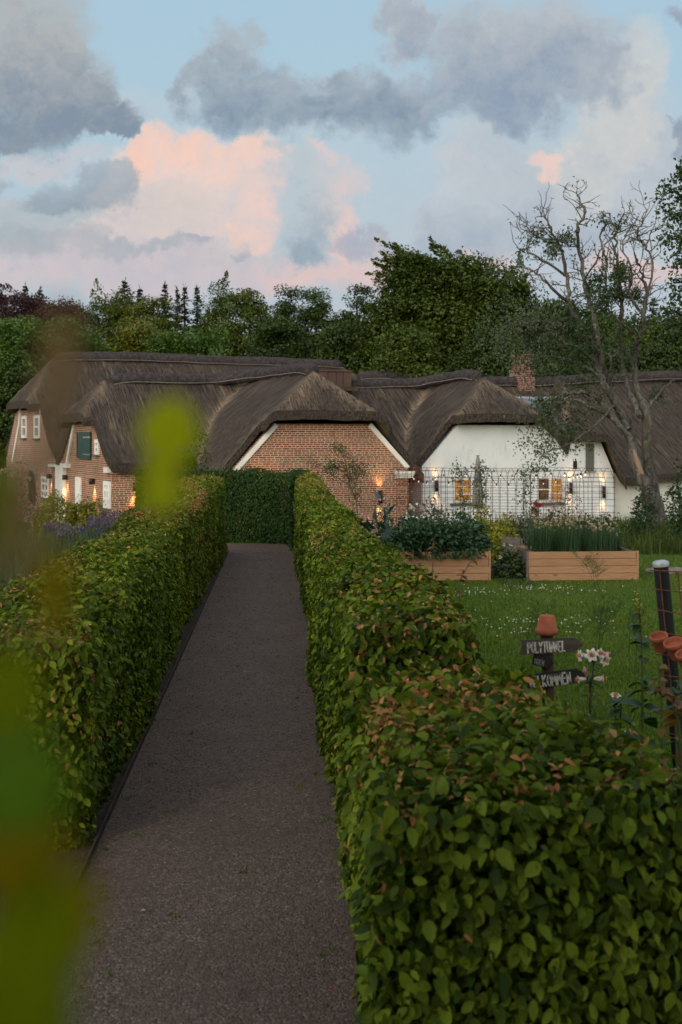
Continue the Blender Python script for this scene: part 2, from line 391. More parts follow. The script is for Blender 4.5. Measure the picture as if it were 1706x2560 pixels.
def mat_whitewash():
    m, t, o = new_mat('whitewash'); p = pos_(t)
    uv = t.new('ShaderNodeUVMap').outputs[0]
    n = t.noise(p, 1.6, 4, 0.6)
    run = t.noise(t.vm('MULTIPLY', uv, (9, 0.9, 1)), 1.0, 4, 0.65)
    spot = t.noise(t.vm('MULTIPLY', uv, (1.1, 1.5, 1)), 1.0, 3, 0.5)
    sx = t.new('ShaderNodeSeparateXYZ'); t.l.new(uv, sx.inputs[0])
    band = t.m('MULTIPLY', t.ss(sx.outputs[1], 1.05, 1.4), t.ss(sx.outputs[1], 2.3, 1.9))
    col = t.mix(t.ss(n, 0.4, 0.7), (0.72, 0.75, 0.78), (0.66, 0.69, 0.72))
    grime = t.m('MULTIPLY', t.m('MULTIPLY', t.ss(run, 0.55, 0.74), t.ss(spot, 0.42, 0.6)), band)
    col = t.mix(t.m('MULTIPLY', grime, 0.85), col, (0.27, 0.24, 0.22))
    sm = t.m('MULTIPLY', t.m('MULTIPLY', t.ss(t.noise(uv, 3.0, 5, 0.6), 0.55, 0.7), t.ss(spot, 0.5, 0.62)), t.m('MULTIPLY', band, 0.4))
    col = t.mix(sm, col, (0.42, 0.33, 0.28))
    principled(t, o, col, 0.9, t.noise(p, 14, 5, 0.6), 0.25, 0.02, spec=0.15)
    return m

def mat_wood(name, c1, c2, axis=(1, 0, 0), sc=1.0, rough=0.75, knots=True, uvmode=False):
    m, t, o = new_mat(name); p = pos_(t)
    st = tuple(1.2 if a else 70 for a in axis)
    g = t.noise(t.vm('MULTIPLY', p, tuple(s_ * sc for s_ in st)), 1.0, 5, 0.6, 0.6)
    g2 = t.noise(t.vm('MULTIPLY', p, tuple(s_ * sc * 3 for s_ in st)), 1.0, 3, 0.6)
    col = t.mix(t.ss(g, 0.32, 0.7), c1, c2)
    rnd = t.new('ShaderNodeNewGeometry').outputs['Random Per Island']
    col = t.mix(t.m('MULTIPLY', rnd, 0.5), col, tuple(k * 0.7 for k in c2))
    if knots:
        vo = t.new('ShaderNodeTexVoronoi'); t.put(vo.inputs['Vector'], t.vm('MULTIPLY', p, tuple((2.6 if a else 6.5) for a in axis))); vo.inputs['Scale'].default_value = 1.0
        col = t.mix(t.m('MULTIPLY', t.ss(vo.outputs[0], 0.16, 0.06), 0.85), col, (0.11, 0.045, 0.02))
    principled(t, o, col, rough, t.m('ADD', g, g2), 0.35, 0.006, spec=0.25)
    return m
# ------------------------------------------------------------------ ground, path
def mat_lawn():
    m, t, o = new_mat('lawn'); p = pos_(t)
    n = t.noise(p, 0.9, 4, 0.6); n2 = t.noise(p, 30.0, 4, 0.7)
    col = t.mix(t.ss(n, 0.38, 0.66), (0.075, 0.135, 0.013), (0.12, 0.17, 0.022))
    col = t.mix(t.ss(n2, 0.4, 0.7), t.mix(0.5, col, (0.02, 0.03, 0.008)), col)
    principled(t, o, col, 0.9, n2, 0.8, 0.04, spec=0.1); return m
def mat_gravel():
    m, t, o = new_mat('gravel'); p = pos_(t)
    v = t.new('ShaderNodeTexVoronoi'); t.put(v.inputs['Vector'], p); v.inputs['Scale'].default_value = 95.0
    sep = t.new('ShaderNodeSeparateColor'); t.l.new(v.outputs['Color'], sep.inputs[0])
    v2 = t.new('ShaderNodeTexVoronoi'); t.put(v2.inputs['Vector'], p); v2.inputs['Scale'].default_value = 170.0
    n = t.noise(p, 1.3, 4, 0.6); n3 = t.noise(p, 6.0, 4, 0.6)
    col = t.ramp(sep.outputs[0], [(0, (0.085, 0.054, 0.042)), (0.5, (0.138, 0.091, 0.071)), (0.85, (0.185, 0.127, 0.102)), (1, (0.29, 0.22, 0.19))])
    col = t.mix(t.m('MULTIPLY', t.ss(n, 0.4, 0.7), 0.4), col, (0.105, 0.068, 0.053))
    col = t.mix(t.m('MULTIPLY', t.ss(n3, 0.55, 0.75), 0.35), col, (0.045, 0.035, 0.03))
    h = t.m('ADD', t.m('SUBTRACT', 1.0, v.outputs[0]), t.m('MULTIPLY', t.m('SUBTRACT', 1.0, v2.outputs[0]), 0.5))
    principled(t, o, col, 0.75, h, 1.0, 0.012, spec=0.35); return m
M_LAWN = mat_lawn(); M_GRAVEL = mat_gravel()
M_SOIL = simple('soil', (0.06, 0.042, 0.03), (0.03, 0.022, 0.018), 8, 0.95, 0.8, 0.03)

def sheet(name, xs, ys, mat, dz=0.0, keep=None):
    X, Y = np.meshgrid(xs, ys); V = np.stack([X, Y, gz(X, Y) + dz], -1).reshape(-1, 3); nx = len(xs)
    i = np.arange(len(ys) - 1)[:, None] * nx + np.arange(nx - 1)[None]
    Fq = np.stack([i, i + 1, i + 1 + nx, i + nx], -1).reshape(-1, 4)
    return MB().add(V, Fq).build(name, mat)
tag(sheet('ground', np.r_[-1500, -400, -100, np.arange(-40, 41, 4), 100, 400, 1500], np.r_[-1500, -300, -60, np.arange(-20, 29, 2), 29, 30, 32, 34, 35, 36, 40, 60, 100, 300, 1500], M_LAWN), kind='structure')

# path runs away slightly to the left, then turns left in front of the cross hedge
def path_x(y): return -1.31 - 0.0489 * (np.asarray(y, float) - 6.65)     # left edge
def path_r(y): return 0.11 - 0.0494 * (np.asarray(y, float) - 4.91) + 0.05
ys = np.r_[np.arange(-8, 24, 1.0), 24, 24.6, 25.2]
V = []
for y in ys:
    for k in range(7): x = path_x(y) + (path_r(y) - path_x(y)) * k / 6; V.append((x, y, gz(x, y) + 0.008))
n = len(ys); i = np.arange(n - 1)[:, None] * 7 + np.arange(6)[None]
mbp = MB().add(V, np.stack([i, i + 1, i + 8, i + 7], -1).reshape(-1, 4))
V = []
for y in (25.2, 25.8, 26.4, 27.1):
    for k in range(12): x = -7.5 + (path_r(25.2) + 0.1 + 7.5) * k / 11; V.append((x, y, gz(x, y) + 0.008))
i = np.arange(3)[:, None] * 12 + np.arange(11)[None]
mbp.add(V, np.stack([i, i + 1, i + 13, i + 12], -1).reshape(-1, 4))
tag(mbp.build('path', M_GRAVEL), kind='structure')
ys = np.r_[np.arange(5, 24, 1.0), 24, 25]
V = [(path_x(y) - d, y, gz(0, y) + 0.006) for y in ys for d in (0.75, 0.02)]
i = np.arange(len(ys) - 1) * 2
tag(MB().add(V, np.stack([i, i + 1, i + 3, i + 2], 1)).build('soil_strip', M_SOIL), kind='structure')

# loose stones on the gravel
r = np.random.default_rng(5); N = 9000
y = 4.2 / (1 - r.random(N) * (1 - 4.2 / 25)); w = r.random(N); x = path_x(y) + (path_r(y) - path_x(y)) * w
s = r.uniform(0.0025, 0.007, N) * (0.7 + 0.05 * y); pos = np.stack([x, y, gz(x, y) + 0.008 + s * .3], 1)
oct_ = np.array([(1, 0, 0), (-1, 0, 0), (0, 1, 0), (0, -1, 0), (0, 0, 1), (0, 0, -1)], float)
V = pos[:, None] + (oct_[None] * r.uniform(.55, 1.2, (N, 6, 1))) * s[:, None, None] * np.array((1.15, 1, .7))
of = np.array([[0, 2, 4], [2, 1, 4], [1, 3, 4], [3, 0, 4], [2, 0, 5], [1, 2, 5], [3, 1, 5], [0, 3, 5]])
M_STONE, t, o = new_mat('gravel_stone'); rr = t.new('ShaderNodeNewGeometry').outputs['Random Per Island']
principled(t, o, t.ramp(rr, [(0, (0.05, 0.038, 0.032)), (0.6, (0.10, 0.075, 0.063)), (0.9, (0.15, 0.12, 0.10)), (1, (0.30, 0.26, 0.23))]), 0.6)
tag(MB().add(V.reshape(-1, 3), (np.arange(N)[:, None, None] * 6 + of[None]).reshape(-1, 3)).build('gravel_stones', M_STONE), kind='stuff')

M_RUSTSTEEL = simple('rusted_steel', (0.055, 0.032, 0.024), (0.03, 0.02, 0.017), 12, 0.8)
for side, fx, lb in ((0, path_x, 'long rusty steel edging strip along the left of the gravel path'), (1, path_r, 'rusty steel edging strip at the foot of the right hedge')):
    mb = MB(); ys = np.r_[np.arange(5.2, 24, 1.2), 24, 25.15]
    for a, b in zip(ys[:-1], ys[1:]):
        p, q = np.array((fx(a), a, gz(0, a))), np.array((fx(b), b, gz(0, b))); d = q - p; ln = np.linalg.norm(d)
        frame_box(mb, p, d / ln, unit(np.cross((0, 0, 1), d)), (0, 0, 1), 0, ln, -0.006, 0.006, -0.05, 0.05)
    o = mb.build('path_edging', M_RUSTSTEEL); tag(o, lb, 'edging', 'edging strips of the path')

# ------------------------------------------------------------------ the thatched farm
TH = math.radians(24.5); C_, S_ = math.cos(TH), math.sin(TH)
E1 = np.array((C_, S_, 0)); E2 = np.array((-S_, C_, 0)); ZU = np.array((0, 0, 1.0))
def AB(a, b, z): return E1 * a + E2 * b + ZU * z
class Fac:
    def __init__(s, kind, off):
        if kind == 'front': s.e, s.n, s.o = E1, -E2, E2 * off
        else: s.e, s.n, s.o = -E2, -E1, E1 * off          # gable end facing left
    def px(s, u, v):
        k = np.array(((u - CX) / F, 1.0, 0)); D = (s.o @ s.n) / (k @ s.n); p = k * D
        return np.array(((p - s.o) @ s.e, E - (v - HY) / F * D))
    def at(s, q, out=0.0): return s.o + s.e * q[0] + ZU * q[1] + s.n * out
    def slab(s, mb, q0, q1, o0, o1, m=0):
        frame_box(mb, s.o, s.e, s.n, ZU, min(q0[0], q1[0]), max(q0[0], q1[0]), o0, o1, min(q0[1], q1[1]), max(q0[1], q1[1]), m)
    def wall(s, mb, outline, thick=0.3, m=0): prism(mb, s.o, s.e, ZU, s.n, outline, -thick, 0, m)

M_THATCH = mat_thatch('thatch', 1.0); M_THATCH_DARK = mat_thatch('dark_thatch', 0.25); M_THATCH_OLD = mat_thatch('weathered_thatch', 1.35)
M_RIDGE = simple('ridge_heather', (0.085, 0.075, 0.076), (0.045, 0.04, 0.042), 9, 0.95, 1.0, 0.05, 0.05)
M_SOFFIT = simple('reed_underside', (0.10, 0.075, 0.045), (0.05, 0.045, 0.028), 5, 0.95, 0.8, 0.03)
M_BRICK = mat_brick('brick'); M_BRICK_OLD = mat_brick('old_brick', 0.24, 0.068, (0.30, 0.10, 0.065), (0.17, 0.06, 0.046), (0.55, 0.46, 0.38), 0.013)
M_CHIM = mat_brick('chimney_brick', 0.22, 0.075, (0.26, 0.085, 0.055), (0.10, 0.04, 0.035), (0.32, 0.29, 0.25), 0.010)
M_WHITE = simple('white_paint', (0.78, 0.77, 0.74), (0.70, 0.70, 0.68), 3, 0.55, 0.1, 0.004)
M_LIME = mat_whitewash()
M_CREAM = simple('cream_plaster', (0.62, 0.61, 0.56), (0.54, 0.53, 0.49), 1.5, 0.9, 0.3, 0.01)
M_GREEN = simple('green_paint', (0.012, 0.062, 0.052), (0.009, 0.042, 0.037), 6, 0.45, 0.15, 0.004)
M_DARK = simple('dark_interior', (0.012, 0.012, 0.014), None, 3, 0.6)
M_GLASS = simple('window_glass', (0.05, 0.06, 0.065), (0.09, 0.10, 0.11), 2.5, 0.06, 0.0, 0.001, 0.9)
M_LAMP = simple('lamp_metal', (0.022, 0.015, 0.013), None, 9, 0.45, 0.1, 0.002)
M_BULB = emit_mat('lamp_glow', (1.0, 0.72, 0.38), 14.0)
M_COPPER = simple('brown_copper', (0.10, 0.055, 0.042), (0.075, 0.045, 0.037), 2.0, 0.6, 0.1, 0.003)
M_GREYWOOD = mat_wood('grey_shutter', (0.10, 0.105, 0.10), (0.16, 0.165, 0.155), (0, 0, 1), knots=False)
def lit_pane(name, c1, c2, st):
    m, t, o = new_mat(name); p = pos_(t)
    n = t.noise(p, 4.5, 2, 0.5, 0.6)
    b = t.new('ShaderNodeBsdfPrincipled'); b.inputs['Roughness'].default_value = 0.08; t.put(b.inputs['Base Color'], (0.02, 0.015, 0.01))
    t.put(b.inputs['Emission Color'], t.mix(t.ss(n, 0.35, 0.65), c1, c2)); b.inputs['Emission Strength'].default_value = st
    t.l.new(b.outputs[0], o.inputs[0]); return m
M_LIT = lit_pane('lit_pane', (0.62, 0.28, 0.05), (0.35, 0.16, 0.04), 0.85)
M_DIM = lit_pane('dim_pane', (0.16, 0.085, 0.03), (0.045, 0.03, 0.02), 0.9)

def smax(a, b, k): h = np.clip(0.5 + 0.5 * (a - b) / k, 0, 1); return b + (a - b) * h + k * h * (1 - h)
def smin(a, b, k): return -smax(-a, -b, k)

def thatch_roof(name, vols, rng_a, rng_b, mat, parent, th=0.27, step=0.1, seam=(), seed=1):
    """closed thick thatch over a plan in building axes (a,b). vols: functions (A,B) -> (z, inside, downhill axis)"""
    a = np.arange(rng_a[0], rng_a[1] + 1e-6, step); b = np.arange(rng_b[0], rng_b[1] + 1e-6, step)
    A, B = np.meshgrid(a, b, indexing='ij')
    Z = np.full(A.shape, -50.0)
    for f in vols: z, ins, ax = f(A, B); z = np.where(ins > -0.051, z, -50); Z = np.where(Z < -40, z, np.where(z < -40, Z, smax(Z, z, 0.13)))
    best = np.full(A.shape, -9e9); zf = np.zeros(A.shape)
    for f in vols:
        z, ins, ax = f(A, B); up_ = ins > best; zf = np.where(up_, z, zf); best = np.maximum(best, ins)
    Z = np.where(Z < -40, zf, Z)
    ca, cb = (A[:-1, :-1] + A[1:, 1:]) / 2, (B[:-1, :-1] + B[1:, 1:]) / 2
    keep = np.zeros(ca.shape, bool); zc = np.full(ca.shape, -50.0); fl = np.zeros(ca.shape, int); z2 = np.full(ca.shape, -50.0)
    for f in vols:
        z, ins, ax = f(ca, cb); z = np.where(ins > 0, z, -50); z2 = np.maximum(z2, np.minimum(zc, z)); keep |= ins > 0; fl = np.where(z > zc, ax, fl); zc = np.maximum(z, zc)
    Pw = E1 * A[..., None] + E2 * B[..., None]; Pw[..., 2] = Z
    Z = Z + 0.018 * vnoise(Pw * 1.1, seed, 3) + 0.017 * vnoise(Pw * 7, seed + 1, 2)
    top = E1 * A[..., None] + E2 * B[..., None]; top = top + ZU * Z[..., None]
    bot = top - ZU * th
    nb = len(b); idx = np.arange(A.size).reshape(A.shape); n = A.size
    I, J = np.nonzero(keep)
    q = np.stack([idx[I, J], idx[I + 1, J], idx[I + 1, J + 1], idx[I, J + 1]], 1)
    aa, bb = A.ravel(), B.ravel(); zz = Z.ravel()
    ax = fl[I, J][:, None]
    uv = np.stack([np.where(ax == 0, aa[q], bb[q]), np.where(ax == 0, bb[q], aa[q]) * 0.6 - zz[q]], -1)
    mb = MB(); mb.add(np.concatenate([top.reshape(-1, 3), bot.reshape(-1, 3)]), q, 0, uv)
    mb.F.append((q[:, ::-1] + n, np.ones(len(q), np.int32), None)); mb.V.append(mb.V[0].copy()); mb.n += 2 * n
    for di, dj, c0, c1 in ((-1, 0, (0, 1), (0, 0)), (1, 0, (1, 0), (1, 1)), (0, -1, (0, 0), (1, 0)), (0, 1, (1, 1), (0, 1))):
        i2, j2 = I + di, J + dj
        ok = (i2 < 0) | (j2 < 0) | (i2 >= keep.shape[0]) | (j2 >= keep.shape[1])
        e = ok | ~keep[np.clip(i2, 0, keep.shape[0] - 1), np.clip(j2, 0, keep.shape[1] - 1)]
        for s_ in seam: e &= ~((np.abs(ca[I, J] - s_) < step * 0.6) & ok)
        k0 = idx[I[e] + c0[0], J[e] + c0[1]]; k1 = idx[I[e] + c1[0], J[e] + c1[1]]
        if not len(k0): continue
        f = np.stack([k0, k0 + n, k1 + n, k1], 1) + 2 * n
        u = np.stack([np.stack([(aa + bb)[k0], zz[k0]], 1), np.stack([(aa + bb)[k0], zz[k0] - th], 1), np.stack([(aa + bb)[k1], zz[k1] - th], 1), np.stack([(aa + bb)[k1], zz[k1]], 1)], 1)
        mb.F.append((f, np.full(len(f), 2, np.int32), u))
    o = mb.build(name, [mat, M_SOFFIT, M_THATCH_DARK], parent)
    me = o.data
    wear = np.exp(-((zc - z2) / 0.16) ** 2); fx = np.abs(np.diff(fl, axis=0, append=fl[-1:])) + np.abs(np.diff(fl, axis=1, append=fl[:, -1:])); hp = np.zeros(fl.shape)
    for di in range(-3, 4):
        for dj in range(-3, 4): hp = np.maximum(hp, np.roll(np.roll(fx, di, 0), dj, 1) * math.exp(-(di * di + dj * dj) / 5))
    wv = np.zeros(len(me.polygons), np.float32); wv[:len(I)] = np.maximum(wear, hp * .4)[I, J]
    at_ = me.attributes.new('wear', 'FLOAT', 'FACE'); at_.data.foreach_set('value', wv)
    used = np.zeros(len(me.vertices), bool)
    return o

def ridge_cap(parent, pts, rad=0.2, seed=3, wire=True):
    p = smooth_path(np.array([AB(*q) for q in pts]), 10)
    # round the two ends over
    rr = np.full(len(p), rad); rr[0] = rad * .55; rr[-1] = rad * .55
    p[:, 2] += 0.03 * vnoise(p * 1.2, seed, 2)
    mb = MB(); tube(mb, p, rr, 14)
    V = mb.V[0]; V += 0.018 * vnoise(V * 6, seed + 3, 2)[:, None]
    o = mb.build('ridge_cap', M_RIDGE, parent, smooth=True)
    if wire:
        mb = MB()
        for sg in (-1, 1):
            tg = unit(np.gradient(p, axis=0)); nn = unit(np.cross(tg, ZU))
            tube(mb, p + sg * nn * (rad + .012) - ZU * rad * 0.45, 0.007, 4)
        mb.build('ridge_wire', M_WIRE, o)
    return o
M_WIRE = simple('galvanised_wire', (0.42, 0.38, 0.33), None, 5, 0.5)

def window(fac, q0, q1, parent, out=0.03, bars=(1, 1), fr=0.045, pane=None, name='window', sill=True, frame_m=None, bar_m=None):
    """q0,q1: (s,z) corners on the facade"""
    s0, s1 = sorted((q0[0], q1[0])); z0, z1 = sorted((q0[1], q1[1]))
    mb = MB()
    fac.slab(mb, (s0, z0), (s0 + fr, z1), -0.02, out); fac.slab(mb, (s1 - fr, z0), (s1, z1), -0.02, out)
    fac.slab(mb, (s0 + fr, z0), (s1 - fr, z0 + fr), -0.02, out); fac.slab(mb, (s0 + fr, z1 - fr), (s1 - fr, z1), -0.02, out)
    w = mb.build(name, frame_m or M_WHITE, parent)
    mb = MB(); fac.slab(mb, (s0 + fr, z0 + fr), (s1 - fr, z1 - fr), 0.003, 0.008); mb.build('pane', pane or M_GLASS, w)
    if bars:
        mb = MB(); b = fr * .35
        for k in range(1, bars[0] + 1):
            c = s0 + (s1 - s0) * k / (bars[0] + 1); fac.slab(mb, (c - b * 1.3, z0 + fr), (c + b * 1.3, z1 - fr), 0.008, out - .005)
        for k in range(1, bars[1] + 1):
            c = z0 + (z1 - z0) * k / (bars[1] + 1); fac.slab(mb, (s0 + fr, c - b), (s1 - fr, c + b), 0.008, out - .008)
        mb.build('glazing_bars', bar_m or M_WHITE, w)
    if sill:
        mb = MB(); fac.slab(mb, (s0 - .04, z0 - .05), (s1 + .04, z0 - .003), 0.0, out + .05); mb.build('sill', M_SILL, w)
    return w
M_SILL = simple('slate_sill', (0.12, 0.12, 0.12), None, 6, 0.6)

def strip(fac, mb, pts, w, o0, o1, m=0):
    """boards of width w along a polyline on the facade"""
    for p, q in zip(pts[:-1], pts[1:]):
        p, q = np.array(p), np.array(q); d = (q - p) / np.linalg.norm(q - p); nn = np.array((-d[1], d[0]))
        prism(mb, fac.o, fac.e, ZU, fac.n, [p - nn * w / 2, q - nn * w / 2, q + nn * w / 2, p + nn * w / 2], o0, o1, m, uv=False)

# ---- rear range (A)
ga = Fac('gable', 8.98)
rearh = thing('rear_farmhouse', 'large brick farmhouse with the highest thatched roof, standing behind the others', 'house', AB(8.98, 43.1, -0.8))
def volA(A, B):
    d = np.abs(B - 47.4); zm = 5.26 - 0.80 * np.minimum(d, 3.6) - 0.5 * np.maximum(d - 3.6, 0)
    zl = 3.62 + 1.3 * (A - 8.6); zr = 3.2 + 0.9 * (24.0 - A)
    z = smin(smin(zm, zl, 0.25), zr, 0.25)
    return z, np.minimum.reduce([A - np.where(np.abs(B - 47.4) < 2.2, 8.6, 8.95), 24.0 - A, B - 42.7, 52.1 - B]), np.where((zl < zm) | (zr < zm), 1, 0)
thatch_roof('roof', [volA], (8.6, 24.0), (42.7, 52.1), M_THATCH_OLD, rearh, seed=4)
ridge_cap(rearh, [(10.0, 47.4, 5.26), (12.5, 47.4, 5.34), (16, 47.4, 5.30), (19, 47.4, 5.28), (21.6, 47.4, 5.26)], 0.22, 7)
mb = MB()
ga.wall(mb, [(-51.7, -.8), (-43.1, -.8), (-43.1, 1.5), (-45.2, 3.32), (-49.6, 3.32), (-51.7, 1.5)])
prism(mb, E2 * 43.1, E1, ZU, -E2, [(9.28, -.8), (23.6, -.8), (23.6, 1.5), (9.28, 1.5)], -.3, 0)
prism(mb, E2 * 51.7, -E1, ZU, E2, [(-23.6, -.8), (-9.28, -.8), (-9.28, 1.5), (-23.6, 1.5)], -.3, 0)
mb.build('wall', M_BRICK_OLD, rearh)
mb = MB(); strip(ga, mb, [ga.px(33, 1155), ga.px(50, 1060), ga.px(52, 1021)], 0.17, 0.004, 0.05)
mb.build('bargeboard', M_WHITE, rearh)
for u0, v0, u1, v1 in ((57, 1041, 68, 1095), (88, 1039, 101, 1096)):
    window(ga, ga.px(u0, v0), ga.px(u1, v1), rearh, bars=(0, 1), fr=0.10, out=0.05)
window(ga, ga.px(106, 1190), ga.px(123, 1246), rearh, bars=(1, 2), fr=0.09, out=0.05)
mb = MB(); q0, q1 = ga.px(72, 1180), ga.px(89, 1262)
cx = (q0[0] + q1[0]) / 2; w = abs(q1[0] - q0[0]) / 2; arch = [(cx - w, q1[1]), (cx + w, q1[1])] + [(cx + w * math.cos(t_), q0[1] - .25 + .3 * math.sin(t_)) for t_ in np.linspace(0, PI, 9)]
prism(mb, ga.o, ga.e, ZU, ga.n, arch, 0.0, 0.02, 0, uv=False); d_ = mb.build('door', M_DARK, rearh)
mb = MB(); strip(ga, mb, [(cx + (w + .14) * math.cos(t_), q0[1] - .25 + .44 * math.sin(t_)) for t_ in np.linspace(0, PI, 11)], 0.2, 0.003, 0.03)
mb.build('brick_arch', M_CHIM, d_)

# ---- front brick range with its gabled wing (B + W) and the white range (V + R)
def zr_main(A): return 4.08 + 0.02 * (A - 17.8) * (A > 17.8) + 0.035 * np.sin(A * 0.9) + 0.02 * (A > 25) * (A - 25)
def vol_main(a0, a1, hip=True):
    def f(A, B):
        d = np.abs(B - 38.9); fl = np.clip((20 - A) / 2.0, 0, 1); k = 0.78 - 0.34 * fl
        zm = zr_main(A) - 0.78 * np.minimum(d, 2.7) - k * np.maximum(d - 2.7, 0)
        zl = 3.02 + 1.05 * (A - 8.7)
        z = smin(zm, zl, 0.25) if hip else zm
        b0 = np.where(A < 25.8, 35.2, 34.7) if not hip else 35.2
        return z, np.minimum.reduce([A - np.where((np.abs(B - 38.9) < 1.6) | (not hip), a0, a0 + .32), a1 - A, B - b0, 42.6 - B]), np.where((zl < zm) & hip, 1, 0)
    return f
def volW(A, B):
    d = np.abs(A - 14.5); zm = 4.20 - 0.74 * np.minimum(d, 1.7) - 1.15 * np.maximum(d - 1.7, 0)
    zh = 3.04 + 1.25 * (B - 32.7); z = smin(zm, zh, 0.09)
    return z, np.minimum.reduce([A - 11.4, 17.7 - A, B - np.where(np.abs(A - 14.5) < 1.95, 32.7, 33.0), 38.9 - B]), np.where(zh < zm, 0, 1)
def volV(A, B):
    d = A - 21.3; zm = 4.24 - np.where(d < 0, 0.74 * np.minimum(-d, 1.7) + 1.15 * np.maximum(-d - 1.7, 0), 0.80 * np.minimum(d, 2.15) + 1.1 * np.maximum(d - 2.15, 0))
    zh = 3.02 + 0.95 * (B - 34.3); z = smin(zm, zh, 0.09)
    return z, np.minimum.reduce([A - 18.2, 24.05 - A, B - np.where((A > 19.6) & (A < 23.5), 34.3, 34.7), 38.9 - B]), np.where(zh < zm, 0, 1)
def volG(A, B):
    zm = 2.48 + 0.62 * (B - 34.4); zs = 2.50 - 2.1 * np.maximum(A - 25.2, 0) + 0.9 * (B - 34.4) * (A > 25.2)
    return smin(zm, zs, 0.15), np.minimum.reduce([A - 24.0, 26.0 - A, B - 34.4, 37.4 - B]), np.zeros(A.shape, int)

gb = Fac('gable', 9.06); fb = Fac('front', 35.4); fw = Fac('front', 33.08); fv = Fac('front', 34.8); fr_ = Fac('front', 35.0)
brickh = thing('brick_farmhouse', 'brick farmhouse with a low thatched roof, green loft shutter and a wide half-hipped gable', 'house', AB(9.06, 35.4, -0.8))
whiteh = thing('white_farmhouse', 'whitewashed thatched farmhouse with a brick chimney behind the rusty trellis tunnel', 'house', AB(18.6, 34.8, -0.8))
thatch_roof('roof', [vol_main(8.7, 18.0), volW], (8.7, 18.0), (32.7, 42.6), M_THATCH, brickh, seam=(18.0,), seed=11)
rw = thatch_roof('roof', [vol_main(18.0, 34.0, False), volV, volG], (18.0, 34.0), (34.3, 42.6), M_THATCH, whiteh, seam=(18.0,), seed=11)
ridge_cap(brickh, [(9.75, 38.9, 3.98), (10.6, 38.9, 4.10), (12.2, 38.9, 4.10), (13.4, 38.9, 4.16), (14.3, 38.0, 4.28), (14.5, 36.5, 4.27), (14.5, 34.6, 4.26), (14.5, 33.75, 4.16)], 0.21, 9)
ridge_cap(brickh, [(14.9, 38.9, 4.02), (16.5, 38.9, 4.06), (18.0, 38.9, 4.07)], 0.2, 9)
ridge_cap(whiteh, [(18.0, 38.9, 4.07), (19.3, 38.9, 4.1), (20.4, 38.8, 4.14), (21.0, 38.2, 4.28), (21.3, 37.0, 4.32), (21.3, 36.0, 4.22)], 0.2, 12)
ridge_cap(whiteh, [(21.6, 38.9, 4.22), (25, 38.9, 4.26), (29, 38.9, 4.5), (34, 38.9, 4.7)], 0.22, 13)

mb = MB()
gb.wall(mb, [(-42.4, -.8), (-35.4, -.8), (-35.4, 1.3), (-37.3, 2.72), (-40.5, 2.72), (-42.4, 1.3)])
prism(mb, fb.o, E1, ZU, -E2, [(9.36, -.8), (11.8, -.8), (11.8, 1.3), (9.36, 1.3)], -.3, 0)
fw.wall(mb, [(11.8, -.8), (17.23, -.8), (17.23, 1.45), (16.0, 2.66), (13.0, 2.66), (11.8, 1.45)])
prism(mb, E1 * 11.8, E2, ZU, -E1, [(33.38, -.8), (35.4, -.8), (35.4, 1.45), (33.38, 1.45)], -.3, 0)
prism(mb, E1 * 17.23, E2, ZU, E1, [(33.38, -.8), (35.7, -.8), (35.7, 1.45), (33.38, 1.45)], -.3, 0)
prism(mb, fb.o, E1, ZU, -E2, [(17.24, -.8), (18.55, -.8), (18.55, 1.3), (17.24, 1.3)], -.3, -.05)
prism(mb, E2 * 42.4, -E1, ZU, E2, [(-18, -.8), (-9.4, -.8), (-9.4, 1.3), (-18, 1.3)], -.3, 0)
mb.build('wall', M_BRICK, brickh)
mb = MB(); strip(fw, mb, [fw.px(586, 1178), fw.px(690, 1062)], 0.13, 0.003, 0.06)
mb.build('bargeboard', M_WHITE, brickh)
mb = MB(); strip(fw, mb, [fw.px(1019, 1170), fw.px(924, 1062)], 0.13, 0.003, 0.06); mb.build('bargeboard', M_WHITE, brickh)
mb = MB(); fw.slab(mb, fw.px(987, 1178), fw.px(1034, 1186), 0.0, 0.10); fw.slab(mb, fw.px(990, 1187), fw.px(1033, 1194), 0.0, 0.06); mb.build('eaves_corbel', M_WHITE, brickh)
mb = MB(); strip(gb, mb, [gb.px(169, 1160), gb.px(187, 1066)], 0.16, 0.003, 0.06); mb.build('bargeboard', M_WHITE, brickh)
mb = MB(); gb.slab(mb, gb.px(160, 1158), gb.px(177, 1170), 0.0, 0.14); mb.build('eaves_corbel', M_WHITE, brickh)
mb = MB(); gb.slab(mb, gb.px(267, 1168), gb.px(277, 1182), 0.0, 0.10); mb.build('eaves_corbel', M_WHITE, brickh)
mb = MB(); gb.slab(mb, gb.px(132, 1160), gb.px(147, 1167), 0.0, 0.16); mb.build('eaves_corbel', M_WHITE, brickh)
mb = MB(); q = gb.px(147, 1163); q1 = gb.px(166, 1300); gb.slab(mb, q, (q1[0], -.8), 0.0, 0.12); mb.build('pilaster', M_WHITE, brickh)
mb = MB(); gb.slab(mb, gb.px(193, 1082), gb.px(230, 1146), 0.0, 0.02); lo = mb.build('loft_opening', M_DARK, brickh)
mb = MB(); q0, q1 = gb.px(200, 1081), gb.px(230, 1148)
for k in range(5):
    a_, b_ = q0[0] + (q1[0] - q0[0]) * k / 5, q0[0] + (q1[0] - q0[0]) * (k + 1) / 5
    gb.slab(mb, (a_ + .008, q0[1]), (b_ - .008, q1[1]), 0.02, 0.06)
sh = mb.build('shutter', M_GREEN, brickh)
for v_ in (1092, 1135): mb = MB(); gb.slab(mb, gb.px(213, v_), gb.px(231, v_ + 2.5), 0.06, 0.075); mb.build('hinge', M_WIRE, sh)
window(gb, gb.px(240, 1099), gb.px(249, 1137), brickh, bars=(0, 1), fr=0.10, out=0.05)
